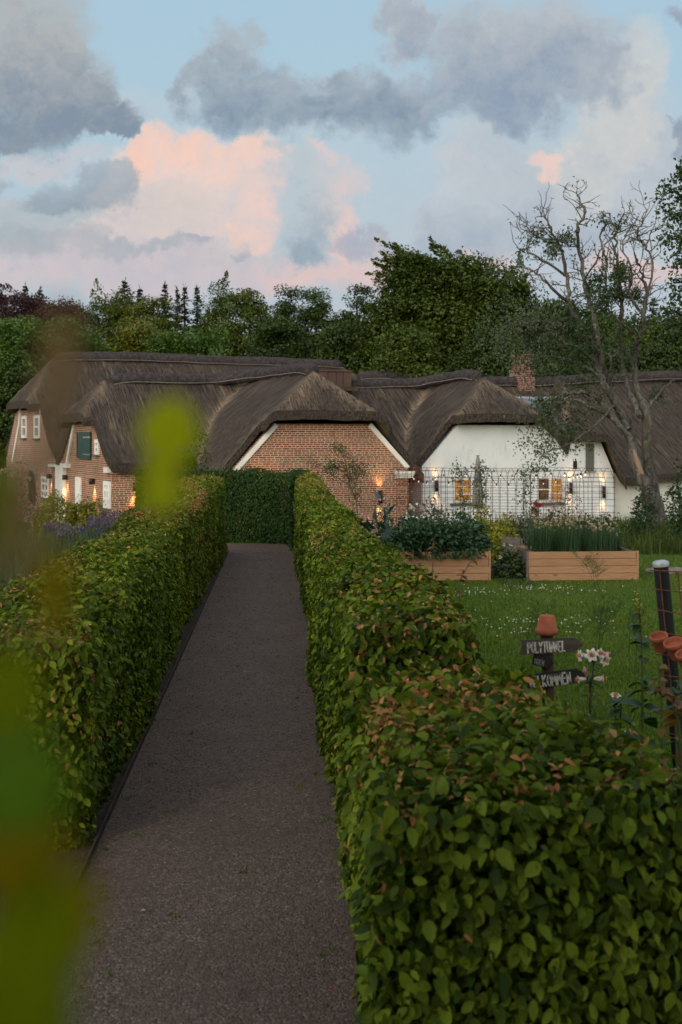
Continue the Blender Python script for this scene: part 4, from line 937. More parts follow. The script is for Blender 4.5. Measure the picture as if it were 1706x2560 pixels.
FT = [
 (40, 684, 150, 74, 'copper', 'copper beech with a wide dark purple crown at the left end of the wood', 1, dict(n=190, sprays=40, vb=820, wind=(-.5, 0, .35))),
 (150, 700, 95, 72, 'copper', 'smaller purple-leaved beech crown just right of the big copper beech', 2, dict(n=110, vb=820, wind=(-.4, 0, .4))),
 (-15, 742, 85, 55, 'light', 'light green tree at the left edge of the photo, in front of the copper beech', 3, dict(n=160, L=.14)),
 (75, 738, 75, 58, 'light', 'fresh green bushy tree left of the highest thatched ridge', 4, dict(n=160, L=.14, vb=1050)),
 (30, 850, 90, 54, 'dark', 'low dark green tree beside the left gable of the rear house', 5, dict(n=150, vb=1150, L=.14)),
 (165, 742, 75, 60, 'light', 'pale green tree behind the left end of the highest ridge', 6, dict(n=130, L=.14)),
 (250, 690, 95, 68, 'olive', 'olive green tree below the first pointed spruces', 7, dict(n=150, sprays=30, wind=(.25, 0, .45))),
 (350, 692, 110, 66, 'gold', 'yellowing rounded tree behind the middle of the highest ridge', 8, dict(n=170)),
 (325, 742, 80, 57, 'gold', 'lower yellow-green tree directly behind the ridge', 9, dict(n=130, L=.15)),
 (400, 762, 70, 53, 'light', 'small light green tree rising just over the ridge, left of its middle', 10, dict(n=120, L=.13)),
 (480, 752, 70, 54, 'light', 'small light green tree rising just over the ridge, right of its middle', 11, dict(n=120, L=.13)),
 (505, 655, 48, 70, 'olive', 'slender upright tree with a pointed top right of the spruces', 12, dict(n=100, sprays=25, wind=(.1, 0, .5))),
 (575, 668, 85, 67, 'olive', 'broad dull green tree in the middle of the wood', 13, dict(n=160)),
 (660, 664, 62, 70, 'dark', 'dark oak crown, left one of the three side by side', 14, dict(n=130, cr=.55)),
 (730, 670, 60, 69, 'dark', 'dark oak crown between two others above the long ridge', 15, dict(n=130, cr=.55)),
 (820, 660, 66, 68, 'dark', 'dark oak crown just left of the tall windswept beech', 16, dict(n=140, cr=.55)),
 (640, 735, 95, 58, 'dark', 'dark green tree behind the right end of the highest ridge', 17, dict(n=160, vb=1020)),
 (790, 750, 85, 57, 'dark', 'shady tree behind the copper roof box', 18, dict(n=160, vb=1020)),
 (1085, 604, 125, 55, 'beech', 'tall windswept beech just right of the highest leaning crown', 19, dict(n=300, sprays=60, vb=980, per=150, cr=.75, wind=(-.75, 0, .5), nl=14, L=.16)),
 (965, 590, 100, 56, 'beech', 'highest beech crown, leaning out to the left with a ragged pointed edge', 20, dict(n=230, sprays=80, vb=900, nl=12, wind=(-.9, 0, .35), L=.15)),
 (940, 760, 90, 52, 'olive', 'green tree with yellow tips right behind the white house roof', 21, dict(n=170, L=.14, vb=1000)),
 (1190, 648, 62, 58, 'beech', 'ragged green tree just right of the tall beech', 22, dict(n=140, sprays=30, wind=(-.2, 0, .5), L=.16)),
 (1130, 770, 90, 51, 'dark', 'dark leafy tree left of the brick chimney', 23, dict(n=160, L=.14, vb=1000)),
 (1290, 690, 90, 56, 'dark', 'dark tree behind the chimney', 24, dict(n=160, L=.15)),
 (1400, 702, 90, 58, 'olive', 'olive green tree behind the bare branches', 25, dict(n=160, L=.15)),
 (1330, 770, 100, 51, 'dark', 'low dark tree behind the roof right of the chimney', 26, dict(n=150, L=.14)),
 (1490, 740, 80, 55, 'olive', 'dull green tree behind the right ridge', 27, dict(n=140, L=.15)),
 (1570, 735, 80, 50, 'dark', 'dark tree at the right edge behind the ridge', 28, dict(n=150, L=.14)),
 (1450, 790, 90, 50, 'dark', 'low shadowy tree right behind the far right ridge', 29, dict(n=140, L=.14)),
]
for a in FT: forest_tree(*a[:5], a[5], a[6] + 100, **a[7])
for uc, vt, hw, D, lb, sd, vb in ((58, 655, 22, 82, 'thin spruce top standing over the copper beech', 41, 800), (92, 664, 30, 84, 'second spruce top over the copper beech, with spreading side branches', 42, 800),
        (287, 644, 36, 78, 'tallest pointed spruce in the row left of the middle', 43, 850), (322, 662, 24, 82, 'spruce half hidden beside the tallest one', 44, 850), (380, 652, 20, 80, 'slim spruce standing apart between two gaps of sky', 45, 850),
        (408, 664, 13, 83, 'narrow spruce, left one of a close trio', 46, 850), (425, 658, 14, 81, 'narrow spruce, middle one of a close trio', 47, 850), (453, 658, 16, 82, 'narrow spruce, right one of a close trio', 48, 850),
        (1502, 684, 24, 76, 'reddish thin spruce top at the right, behind bare branches', 49, 850)):
    spruce(uc, vt, hw, D, lb, sd, vb)

# ---- the old half-dead fruit tree in front of the white house
def T2(x, y, d): return P(850 + x / 1.832, 430 + y / 1.832, d)
r = np.random.default_rng(77); DT = 29.0
old = thing('old_fruit_tree', 'old half-dead tree with bare twisted grey branches leaning over the white house', 'tree', (T2(1450, 1600, DT)[0], DT, -.42))
skel = [
 ([(1476, 1690), (1440, 1560), (1400, 1440), (1352, 1330), (1320, 1180), (1262, 1060), (1205, 960), (1180, 880), (1150, 760), (1100, 700), (1050, 600), (1045, 480), (1010, 350), (955, 240), (925, 185)], .27, .012, 0.0),
 ([(1484, 1690), (1448, 1530), (1408, 1300), (1402, 1100), (1362, 1000), (1350, 860), (1372, 760), (1392, 660), (1402, 560), (1380, 450), (1362, 380)], .25, .015, 0.35),
 ([(1320, 1180), (1242, 1020), (1200, 850), (1160, 650), (1120, 500), (1102, 380), (1090, 260), (1122, 180), (1085, 110)], .13, .010, 0.1),
 ([(1370, 1120), (1302, 930), (1282, 760), (1292, 600), (1270, 420), (1258, 300), (1300, 190)], .11, .010, .5),
 ([(1392, 660), (1402, 590), (1432, 420), (1400, 340), (1360, 300), (1385, 230), (1400, 175)], .045, .009, .35),
 ([(1400, 350), (1420, 290), (1430, 262)], .022, .008, .35),
 ([(1320, 1200), (1250, 1130), (1200, 1060), (1130, 1012), (1050, 1012), (960, 1040), (910, 1080)], .09, .012, -.3),
 ([(1190, 940), (1100, 880), (1000, 850), (930, 840)], .08, .012, -.2),
 ([(1150, 760), (1060, 742), (960, 690), (860, 690), (740, 715)], .08, .010, -.1),
 ([(1050, 600), (960, 520), (890, 455), (870, 460)], .05, .010, -.3), ([(1047, 480), (930, 405), (840, 355), (800, 380)], .045, .008, -.1),
 ([(1010, 350), (930, 310), (870, 270), (855, 235)], .03, .007, .0), ([(1400, 1100), (1440, 1040), (1500, 980), (1530, 955)], .06, .010, .6),
 ([(1160, 650), (1210, 560), (1220, 420), (1190, 300), (1240, 210), (1215, 180)], .05, .008, .3), ([(1120, 500), (1180, 400), (1200, 330)], .04, .008, -.2), ([(1292, 600), (1340, 480), (1300, 340), (1330, 240)], .045, .008, .1),
 ([(1250, 1130), (1160, 1080), (1060, 1040), (1000, 1090)], .05, .01, -.5), ([(1240, 1020), (1245, 920), (1240, 850), (1230, 830)], .035, .015, -.2), ([(1392, 660), (1330, 560), (1335, 470)], .05, .01, .2),
 ([(1262, 1060), (1180, 1150), (1080, 1230), (960, 1270), (905, 1260)], .05, .008, -.6), ([(1372, 760), (1300, 700), (1240, 640), (1180, 620)], .05, .01, 0.), ([(1180, 880), (1080, 800), (1000, 790)], .05, .01, -.4),
]
mb = MB(); mbt = MB(); tips = []
def grow(p, d, ln, rad, lev):
    n = 5; pts = [p]; q = p.copy(); dd = d.copy()
    for i in range(n):
        dd = unit(dd + r.normal(size=3) * (.34, .3, .3) + (0, 0, .05)); q = q + dd * ln / n; pts.append(q.copy())
    tube(mbt, pts, np.linspace(rad, .0045, n + 1), 4 if lev else 5, cap=False); tips.append(pts)
    if lev < 2 and r.random() < .75:
        for k in range(r.integers(1, 4)):
            j = r.integers(1, n); grow(np.array(pts[j]), unit(unit(pts[j] - pts[j - 1]) + r.normal(size=3) * .75), ln * r.uniform(.35, .65), rad * .6, lev + 1)
for pts, r0, r1, dz_ in skel:
    q = np.array([T2(x, y, DT + dz_ * (1 if i else .15) + .25 * math.sin(i * 1.7 + r0 * 50)) for i, (x, y) in enumerate(pts)])
    sp_ = smooth_path(q, 5); sp_ += .025 * r.normal(size=sp_.shape) * (np.linspace(.3, 1, len(sp_)))[:, None]
    if r0 > .2: sp_[:2] += (0, 0, -.05)
    k = np.linspace(0, 1, len(sp_)); rad = r0 * ((.42 * (1 - k) ** .9 + .58 * np.exp(-k * 9)) if r0 > .2 else .56 * (1 - k) ** .8) + r1
    tube(mb, sp_, rad * (1 + .12 * r.normal(size=len(sp_))), 9 if r0 > .08 else 6)
    hi = (HY - 430) * 0
    for i in range(len(sp_)):
        v = HY - (sp_[i, 2] - E) * F / DT
        pr = .7 if v < 760 else (.28 if v < 930 else .12)
        if i > len(sp_) * .25 and r.random() < pr:
            d = unit(unit(sp_[min(i + 1, len(sp_) - 1)] - sp_[i - 1]) * .6 + r.normal(size=3) * (.9, .7, .6) + (0, 0, .3 if v < 800 else -.1)); grow(sp_[i], d, r.uniform(.28, .75), min(.018, rad[i] * .6 + .004), 0)
V = mb.V[0]
tr = mb.build('trunk', M_OLDBARK, old, smooth=True)
mbt.build('twigs', M_OLDBARK, old)
# strip of bare heartwood on the leaning stem
mb = MB(); q = np.array([T2(x, y, DT - .2) for x, y in ((1405, 1480), (1385, 1400), (1362, 1330), (1345, 1270))]); tube(mb, smooth_path(q, 4), [.03, .06, .085, .09, .095, .1, .1, .1, .09, .08, .07, .05, .02][:13], 8, flat=.7); mb.build('bare_wood', M_BARE, old, smooth=True)
# leaves: in bunches at twig ends, thicker in the lower left and right
def inblob(u, v):
    x, y = (u - 850) * 1.832, (v - 430) * 1.832
    B = [(930, 770, 210, 170, .9), (1010, 660, 120, 90, .5), (1000, 1110, 130, 110, .85), (960, 1270, 80, 70, .8), (1230, 520, 130, 170, .45), (1350, 620, 80, 120, .5), (960, 350, 150, 130, .22), (1130, 850, 110, 150, .35), (1440, 1040, 70, 90, .5), (830, 370, 60, 60, .3), (1240, 230, 90, 60, .25)]
    return max([w * max(0, 1 - ((x - a) / rx) ** 2 - ((y - b) / ry) ** 2) for a, b, rx, ry, w in B] + [.015])
lp = []; 
for pts in tips:
    for p_ in pts[2:]:
        u, v = CX + p_[0] / p_[1] * F, HY - (p_[2] - E) / p_[1] * F; w = inblob(u, v)
        if r.random() < min(1, w * 2.2): lp.append(p_ + r.normal(size=(int(5 + 16 * w), 3)) * .075)
lp = [np.concatenate(lp)]
for (x, y, rx, ry, n_) in ((920, 760, 170, 120, 2600), (1000, 660, 120, 70, 700), (1010, 1110, 120, 95, 1700), (955, 1270, 70, 55, 420), (850, 850, 120, 60, 800), (1330, 700, 90, 110, 500), (1200, 560, 110, 130, 550), (1120, 900, 130, 110, 900), (760, 730, 60, 40, 220)):
    nb = n_ // 14; c = np.array([T2(x + r.normal() * rx * .85, y + r.normal() * ry * .75, DT + r.normal() * .6) for _ in range(nb)]); lp.append((c[:, None] + r.normal(size=(nb, 14, 3)) * .10).reshape(-1, 3))
lp = np.concatenate(lp); N = len(lp); mb = MB()
L = r.uniform(.05, .095, N); leaves(mb, lp, unit(r.normal(size=(N, 3)) + (0, 0, -.3)), unit(r.normal(size=(N, 3)) * .8 + (0, 0, .7)), L, L * .5, (lp[:, 0] < T2(1010, 0, DT)[0]) * 1, .2, 4, .15)
mb.build('foliage', [LEAFC['apple'], LEAFC['grey']], old)

# ---- tree reaching in from the right edge
r = np.random.default_rng(78); D0 = 21.0
et = thing('overhanging_tree', 'leafy tree reaching in from the right edge against the sky', 'tree', (7.6, D0, 0))
mb = MB(); tube(mb, smooth_path([(7.7, D0, -.2), (7.55, D0, 2), (7.7, D0 + .2, 4.2), (7.4, D0, 6.6), (7.3, D0, 7.6)], 5), np.linspace(.24, .04, 21), 9)
mbl = MB(); lp = []
def E2p(x, y, d=D0): return P(x * 1.088, y * 1.088, d)
for pts in (((1610, 520), (1580, 470), (1550, 440), (1520, 455)), ((1620, 440), (1590, 415), (1555, 405)), ((1620, 560), (1590, 500), (1560, 490), (1530, 500)), ((1620, 610), (1590, 570), (1560, 545), (1530, 545)), ((1620, 660), (1590, 620), (1570, 600), (1545, 605)), ((1610, 690), (1580, 660), (1555, 640)), ((1620, 780), (1580, 735), (1550, 715), (1530, 720)), ((1630, 790), (1590, 760), (1560, 755)), ((1630, 380), (1600, 380), (1570, 385)), ((1625, 700), (1590, 690), (1560, 680))):
    q = smooth_path(np.array([E2p(x, y, D0 + r.normal() * .2) for x, y in pts]), 6); tube(mb, q, np.linspace(.035, .006, len(q)), 5)
    for i in range(2, len(q)):
        for _ in range(2): lp.append(q[i] + r.normal(size=3) * .09 + r.normal(size=(9, 3)) * .055)
    st_ = np.array((7.55, D0, q[0, 2] - .7)); tube(mb, smooth_path([st_, (st_ + q[0]) / 2 + (0, 0, .1), q[0]], 4), np.linspace(.07, .035, 9), 6)
mb.build('trunk', M_BARK, et); lp = np.concatenate(lp); N = len(lp)
c = np.array((8.0, D0 + .2, 0)); e = c + rdir(r, 5200) * np.array((2.3, 1.5, 3.0)) * r.uniform(.45, 1, (5200, 1)) + (0, 0, 5.6); e = e[(e[:, 0] > .2665 * e[:, 1] + .12)]; lp = np.concatenate([lp, e]); N = len(lp)
L = r.uniform(.06, .10, N); leaves(mbl, lp, unit(r.normal(size=(N, 3)) + (0, 0, -.4)), unit(r.normal(size=(N, 3)) * .8 + (0, 0, .7)), L, L * .55, 0, .2, 4, .15)
mbl.build('foliage', LEAFC['apple'], et)
# ------------------------------------------------------------------ lawn, meadow
def grass_mat(name, cols): return leaf_mat(name, cols, .3, .6, .8, .2)
M_GRASS = grass_mat('grass_blade', [(0.06, 0.12, 0.013), (0.10, 0.175, 0.018), (0.15, 0.21, 0.025), (0.20, 0.21, 0.045)])
M_TALL = grass_mat('meadow_blade', [(0.035, 0.066, 0.014), (0.06, 0.10, 0.02), (0.10, 0.12, 0.03), (0.16, 0.14, 0.06)])
def blades(mb, x, y, z, h, w, r, lean=.45, m=0):
    N = len(x); b = np.stack([x, y, z], 1); a = r.uniform(0, 2 * PI, N); d = np.stack([np.cos(a), np.sin(a), np.zeros(N)], 1); s = np.stack([-d[:, 1], d[:, 0], d[:, 2]], 1)
    ln = np.abs(r.normal(0, lean, N))[:, None]; h = h[:, None]; w = w[:, None]
    mid = b + d * ln * h * .3 + (0, 0, .55) * h; tip = b + d * ln * h + np.array((0, 0, 1.0)) * h * np.sqrt(np.maximum(.2, 1 - ln ** 2 * .6))
    V = np.stack([b - s * w / 2, b + s * w / 2, mid + s * w * .38, mid - s * w * .38, tip], 1).reshape(-1, 3); i = np.arange(N)[:, None] * 5
    mb.add(V, i + np.array([[0, 1, 2, 3]]), m); k = len(mb.V) - 1
    mb.F.append((i + np.array([[3, 2, 4]]) + mb.n - len(V), np.full(N, m, np.int32) if np.isscalar(m) else m, None))
r = np.random.default_rng(201)
N = 120000; y = 1 / (1 / 6.0 + r.random(N) * (1 / 31 - 1 / 6.0)); x = path_r(y) + .9 + r.random(N) * (y * .29 + .6 - path_r(y) - .9)
ok = x > path_r(y) + .85; x, y = x[ok], y[ok]
mb = MB(); n_ = len(x); hh = r.uniform(.018, .05, n_) * (1 + .5 * vnoise(np.stack([x, y], 1) * .9, 5, 2)).clip(.5); blades(mb, x, y, gz(x, y), hh, .0035 + .00055 * y, r, .7)
N = 22000; y = 1 / (1 / 11.0 + r.random(N) * (1 / 34 - 1 / 11.0)); x = path_x(y) - 1.25 - r.random(N) * (y * .27 + .5 + path_x(y) - 1.25).clip(.1); blades(mb, x, y, gz(x, y), r.uniform(.03, .10, N), .004 + .0006 * y, r, .6)
tag(mb.build('lawn_grass', M_GRASS), kind='stuff')
# long meadow grass by the tunnel and under the trees
N = 17000; x = r.uniform(2.6, 9.5, N); y = r.uniform(24.2, 31.5, N); ok = (y > 24.4 + .25 * np.sin(x * 2.3) + (x > 6.2) * (x - 6.2) * .45 * 0) & ((x > 5.0) | (y > 25.2)); x, y = x[ok], y[ok]; N = len(x)
mb = MB(); blades(mb, x, y, gz(x, y), r.uniform(.3, .72, N) * (.8 + .3 * vnoise(np.stack([x, y], 1) * 1.3, 9, 2)).clip(.4), .012 + r.random(N) * .012, r, .5)
tag(mb.build('meadow_grass', M_TALL), kind='stuff')
# white clover
M_CLOV = simple('clover_flower', (0.62, 0.60, 0.54), (0.45, 0.40, 0.36), 30, .8)
N = 330; cl = r.integers(0, 9, N); cc = np.array([(2.2, 15.5), (2.9, 15.2), (1.9, 18.2), (3.0, 18.6), (5.0, 18.5), (4.3, 12.2), (2.0, 14.6), (5.6, 17.0), (2.6, 18.9)])
x = cc[cl, 0] + r.normal(0, .5, N) * r.uniform(.2, 1.3, N); y = cc[cl, 1] + r.normal(0, .2, N); ex = r.random(N) < .12; x = np.where(ex, r.uniform(1.2, 6, N), x); y = np.where(ex, r.uniform(8, 19.5, N), y)
ok = x > path_r(y) + 1.0; x, y = x[ok], y[ok]; N = len(x); s = r.uniform(.007, .013, N); pos = np.stack([x, y, gz(x, y) + r.uniform(.03, .06, N)], 1)
V = pos[:, None] + oct_[None] * s[:, None, None]; tag(MB().add(V.reshape(-1, 3), (np.arange(N)[:, None, None] * 6 + of[None]).reshape(-1, 3)).build('clover', M_CLOV), kind='stuff')

# ------------------------------------------------------------------ plants helper
M_STEM = simple('plant_stem', (0.05, 0.085, 0.02), (0.075, 0.09, 0.03), 9, .7)
M_WOODSTEM = simple('woody_stem', (0.10, 0.08, 0.06), None, 9, .9)
def flower_mat(name, c1, c2): return leaf_mat(name, [c1, c2], .3, .6, 6, .2)
FLW = dict(pink=flower_mat('pink_petal', (0.62, 0.36, 0.42), (0.72, 0.55, 0.58)), white=flower_mat('white_petal', (0.78, 0.76, 0.72), (0.66, 0.60, 0.58)), violet=flower_mat('violet_petal', (0.09, 0.055, 0.17), (0.15, 0.10, 0.25)),
   lilac=flower_mat('lilac_petal', (0.14, 0.115, 0.18), (0.22, 0.19, 0.26)), red=flower_mat('red_petal', (0.42, 0.012, 0.018), (0.25, 0.008, 0.012)), straw=flower_mat('seed_head', (0.50, 0.42, 0.30), (0.36, 0.30, 0.22)),
   blue=flower_mat('blue_petal', (0.04, 0.06, 0.28), (0.06, 0.09, 0.32)), rust=flower_mat('rusty_seed', (0.16, 0.05, 0.02), (0.22, 0.10, 0.03)))
LC = dict(potato=leaf_mat('potato_leaf', [(0.018, 0.05, 0.022), (0.035, 0.082, 0.034), (0.055, 0.11, 0.042)], .2, .45, 1.5), chive=leaf_mat('chive_leaf', [(0.016, 0.045, 0.016), (0.03, 0.075, 0.024), (0.05, 0.10, 0.03)], .15, .5, 2),
   yellow=leaf_mat('yellow_green_leaf', [(0.10, 0.13, 0.014), (0.22, 0.23, 0.018), (0.34, 0.31, 0.025), (0.16, 0.18, 0.016)], .25, .5, 2), mid=leaf_mat('mid_green_leaf', [(0.03, 0.06, 0.018), (0.05, 0.09, 0.026), (0.08, 0.115, 0.03)], .2, .5, 2),
   rusty=leaf_mat('rose_leaf', [(0.05, 0.06, 0.014), (0.10, 0.085, 0.016), (0.15, 0.075, 0.02), (0.06, 0.075, 0.02)], .2, .5, 3), silver=leaf_mat('silver_leaf', [(0.07, 0.10, 0.07), (0.11, 0.14, 0.10)], .2, .6, 2), cabbage=leaf_mat('cabbage_leaf', [(0.03, 0.065, 0.055), (0.05, 0.095, 0.08)], .15, .45, 2))
def bush(name, label, cat, c, rx, ry, h, leafm, n, L, seed, flowers=None, nf=0, fs=.02, group=None, stems=8, airy=.0, part='foliage', fz=.6):
    """a leafy plant standing at c: stems, foliage and any flowers are its parts"""
    r = np.random.default_rng(seed); c = np.array(c, float); t_ = thing(name, label, cat, c, group)
    d = rdir(r, n); d[:, 2] = np.abs(d[:, 2]); q = r.uniform(.45, 1, n) ** (1 if airy else .5)
    pos = c + d * np.array((rx, ry, h)) * q[:, None]; pos += r.normal(size=(n, 3)) * L * .5; lump = 1 + .16 * vnoise(pos * 6 / max(.5, h), seed, 2); pos = c + (pos - c) * lump[:, None]; pos[:, 2] = np.maximum(pos[:, 2], c[2] + .02)
    nn = unit(d * .5 + (0, 0, .7) + rdir(r, n) * .6); ax = unit(d * .8 + rdir(r, n) * .6 + (0, 0, -.3)); ll = L * r.uniform(.65, 1.25, n)
    mb = MB(); leaves(mb, pos, ax, nn, ll, ll * r.uniform(.45, .7, n), 0, .22, 4, .15); mb.build(part, leafm, t_)
    mb = MB()
    for k in range(stems):
        e = pos[r.integers(n)]; b = c + np.array(((e[0] - c[0]) * .25, (e[1] - c[1]) * .25, -.02)); tube(mb, [b, (b + e) / 2 + (0, 0, .05 * h), e], [.009, .007, .003], 5)
    mb.build('stem', M_STEM, t_)
    if flowers:
        d = rdir(r, nf); d[:, 2] = np.abs(d[:, 2]) * .6 + fz * .6; d[:, 1] -= .3; d = unit(d); p = c + d * np.array((rx, ry, h)) * r.uniform(.9, 1.12, (nf, 1)); 
        for p_ in p:
            mb = MB(); leaves(mb, np.repeat(p_[None], 7, 0) + r.normal(size=(7, 3)) * fs * .2, rdir(r, 7) + (0, -.5, .3), rdir(r, 7), fs, fs * .8, 0, .2, 4); mb.build('flower', flowers, t_)
    return t_
def spikes(name, label, cat, c, rx, ry, h, n, w, leafm, seed, head=None, nh=0, hs=.014, group=None, lean=.3, spike=0.0):
    r = np.random.default_rng(seed); c = np.array(c, float); t_ = thing(name, label, cat, c, group)
    a = r.uniform(0, 2 * PI, n); q = np.sqrt(r.random(n)); x = c[0] + np.cos(a) * q * rx; y = c[1] + np.sin(a) * q * ry; mb = MB(); hh = h * r.uniform(.55, 1.05, n); blades(mb, x, y, np.full(n, c[2]), hh, np.full(n, w) * r.uniform(.7, 1.4, n), r, lean); mb.build('foliage', leafm, t_)
    if nh:
        a = r.uniform(0, 2 * PI, nh); q = np.sqrt(r.random(nh)); hx = c[0] + np.cos(a) * q * rx * 1.15; hy = c[1] + np.sin(a) * q * ry * 1.15; hz = c[2] + h * r.uniform(.72, 1.12, nh); mb = MB(); ms = MB()
        for k in range(nh):
            tube(ms, [(c[0] + (hx[k] - c[0]) * .7, c[1] + (hy[k] - c[1]) * .7, c[2]), ((hx[k] * .9 + c[0] * .1), hy[k], (hz[k] + c[2]) / 2), (hx[k], hy[k], hz[k])], .0028, 3)
            m_ = 9 if not spike else 16
            pp = np.array((hx[k], hy[k], hz[k])) + r.normal(size=(m_, 3)) * hs * .35 + (np.array((0, 0, 1.0)) * r.uniform(-spike, 0, (m_, 1)) if spike else 0)
            leaves(mb, pp, rdir(r, m_) + (0, 0, .3), rdir(r, m_), hs, hs * .7, 0, .2, 4)
        mb.build('flowers', head, t_); ms.build('stem', M_STEM, t_)
    return t_

# ------------------------------------------------------------------ raised beds
M_PLANK = mat_wood('larch_plank', (0.50, 0.30, 0.17), (0.38, 0.20, 0.105), (1, 0, 0)); M_GREYPLANK = mat_wood('weathered_plank', (0.22, 0.19, 0.16), (0.13, 0.11, 0.095), (1, 0, 0), rough=.9)
def raised_bed(label, fl, fr2, depth, h, nb=4, seed=1, name='raised_bed', wood=None, side=None, group='wooden raised beds'):
    """fl, fr2: front corners on the ground"""
    fl, fr2 = np.array(fl, float), np.array(fr2, float); wood = wood or M_PLANK; side = side or M_GREYPLANK
    ex = unit(fr2 - fl); W = np.linalg.norm(fr2 - fl); ey = np.cross(ZU, ex); r = np.random.default_rng(seed)
    t_ = thing(name, label, 'raised bed', fl, group); bh = h / nb
    for pn, y0, y1 in (('front_panel', 0.0, .032), ('back_panel', depth - .032, depth)):
        mb = MB()
        for k in range(nb): jx = r.normal(0, .004); frame_box(mb, fl, ex, ey, ZU, -.002 + jx, W + .002 + jx, y0 + r.normal() * .0035, y1, k * bh + .003, (k + 1) * bh - .003)
        mb.build(pn, wood, t_)
    for x0, x1 in ((.035, .067), (W - .067, W - .035)):
        mb = MB()
        for k in range(nb): frame_box(mb, fl, ex, ey, ZU, x0, x1, .035, depth - .035, k * bh + .0004, (k + 1) * bh - .0004)
        mb.build('side_panel', side, t_)
    for x0, x1 in ((-.034, -.004), (W + .004, W + .034)):
        mb = MB(); frame_box(mb, fl, ex, ey, ZU, x0, x1, -.004, .065, 0, h + .004); mb.build('corner_strip', side if x0 < 0 else wood, t_)
    mb = MB(); frame_box(mb, fl, ex, ey, ZU, .07, W - .07, .035, depth - .035, .05, h - .07); mb.build('bed_soil', M_SOIL, t_)
    return t_, ex, ey, W
bl0, bl1 = (G(1323, 1452)[:2]), (G(1592, 1450)[:2])
bedR, exR, eyR, WR = raised_bed('right raised bed of orange larch planks, full of chives gone to seed', (*bl0, 0), (*bl1, 0), 1.15, .455, 4, 3)
bedL, exL, eyL, WL = raised_bed('left raised bed of larch planks, overflowing with dark potato leaves', (*(G(990, 1452)[:2]), 0), (*(G(1222, 1451)[:2]), 0), 1.1, .455, 4, 4)
raised_bed('low weathered bed frame lying in the gap between the two larch beds', (*(G(1228, 1441)[:2] * 1.0), 0), (*(G(1312, 1438)[:2]), 0), .9, .13, 1, 5, 'low_bed_frame', M_GREYPLANK, M_GREYPLANK)
q0, q1 = P(1265, 1346, 22.6), P(1302, 1346, 22.6)
raised_bed('small old grey wooden box behind the low bed frame', (q0[0], 22.6, 0), (q1[0], 22.6, 0), .5, .46, 2, 6, 'wooden_box', M_GREYPLANK, M_GREYPLANK)
o3 = np.array((*bl0, 0.0))
for k in range(9):
    c = o3 + exR * (.15 + (k + .5) * (WR - .3) / 9) + eyR * (.3 + .5 * (k % 3) / 2) + ZU * .40
    spikes('chive_clump', 'clump of chives with pale seed heads growing in the right raised bed', 'chives', c, .21, .3, .52 - .012 * k * (k > 5), 300, .006, LC['chive'], 300 + k, FLW['straw'], 12, .022, 'chive clumps in the right raised bed', .38)
o3 = np.array((*(G(990, 1452)[:2]), 0.0))
for k in range(8):
    c = o3 + exL * (.12 + (k + .4) * (WL - .2) / 8) + eyL * (.22 + .6 * (k % 2)) + ZU * .38
    bush('potato_plant', 'bushy dark green potato plant in the left raised bed', 'potato plant', c, .30, .34, .47 + .09 * (k % 3 == 1), LC['potato'], 700, .085, 320 + k, group='potato plants in the left raised bed')
bush('cabbage_plant', 'blue-green cabbage with broad leaves at the left end of the planted beds', 'cabbage', P(962, 1352, 21.5) * (1, 1, 0), .30, .3, .95, LC['cabbage'], 60, .30, 340, stems=3)

# garden plants between the beds and the houses: u, v of the plant's top, distance, half width px
GP = [
 (905, 1285, 24, 42, 'mid', 'pink', 'low pink-flowered plant right of the thin grey stake', 14), (960, 1255, 24.5, 40, 'mid', 'pink', 'loose pink-flowered plant standing before the right end of the brick gable', 16),
 (1040, 1262, 24.2, 45, 'silver', 'white', 'greyish plant with pale flowers left of the first climbing clematis', 16), (1082, 1235, 24.6, 45, 'silver', 'pink', 'tall pale-flowered plant just below the left white-wall lamp', 26),
 (1150, 1262, 25, 45, 'mid', None, 'green leafy plant below the parasol', 0), (1205, 1262, 25.2, 40, 'yellow', 'rust', 'yellow-green plant with rusty seed heads right of the parasol', 10),
 (1262, 1285, 25, 44, 'yellow', 'rust', 'yellow leafy plant under the red geranium', 6), (1238, 1320, 23.6, 34, 'yellow', None, 'low yellowish bush before the old wooden box', 0),
 (1320, 1275, 25.2, 40, 'silver', 'white', 'grey-leaved plant with white flowers left of the pink rose', 8), (1400, 1282, 25, 46, 'mid', 'white', 'green plant with white flowers below the pink rose', 10),
 (1465, 1280, 25, 44, 'mid', 'pink', 'green plant with pale pink flowers right of the rose', 10), (1520, 1285, 25.2, 40, 'mid', 'white', 'low flowering plant at the right end of the tunnel', 5),
 (1275, 1362, 20.6, 30, 'mid', 'white', 'wispy green plant with one white bloom in the gap between the beds', 4)]
for k, (u, v, D, hw, lf, fl, lb, nf) in enumerate(GP):
    c = P(u, v, D); g = float(gz(0, D)); bush('garden_plant', lb, 'garden plant', (c[0], D, g), hw / F * D, .4, c[2] - g, LC[lf], 700, .08, 360 + k, FLW[fl] if fl else None, nf, .04, airy=.5, fz=1.2, group='flowering plants between beds and house')
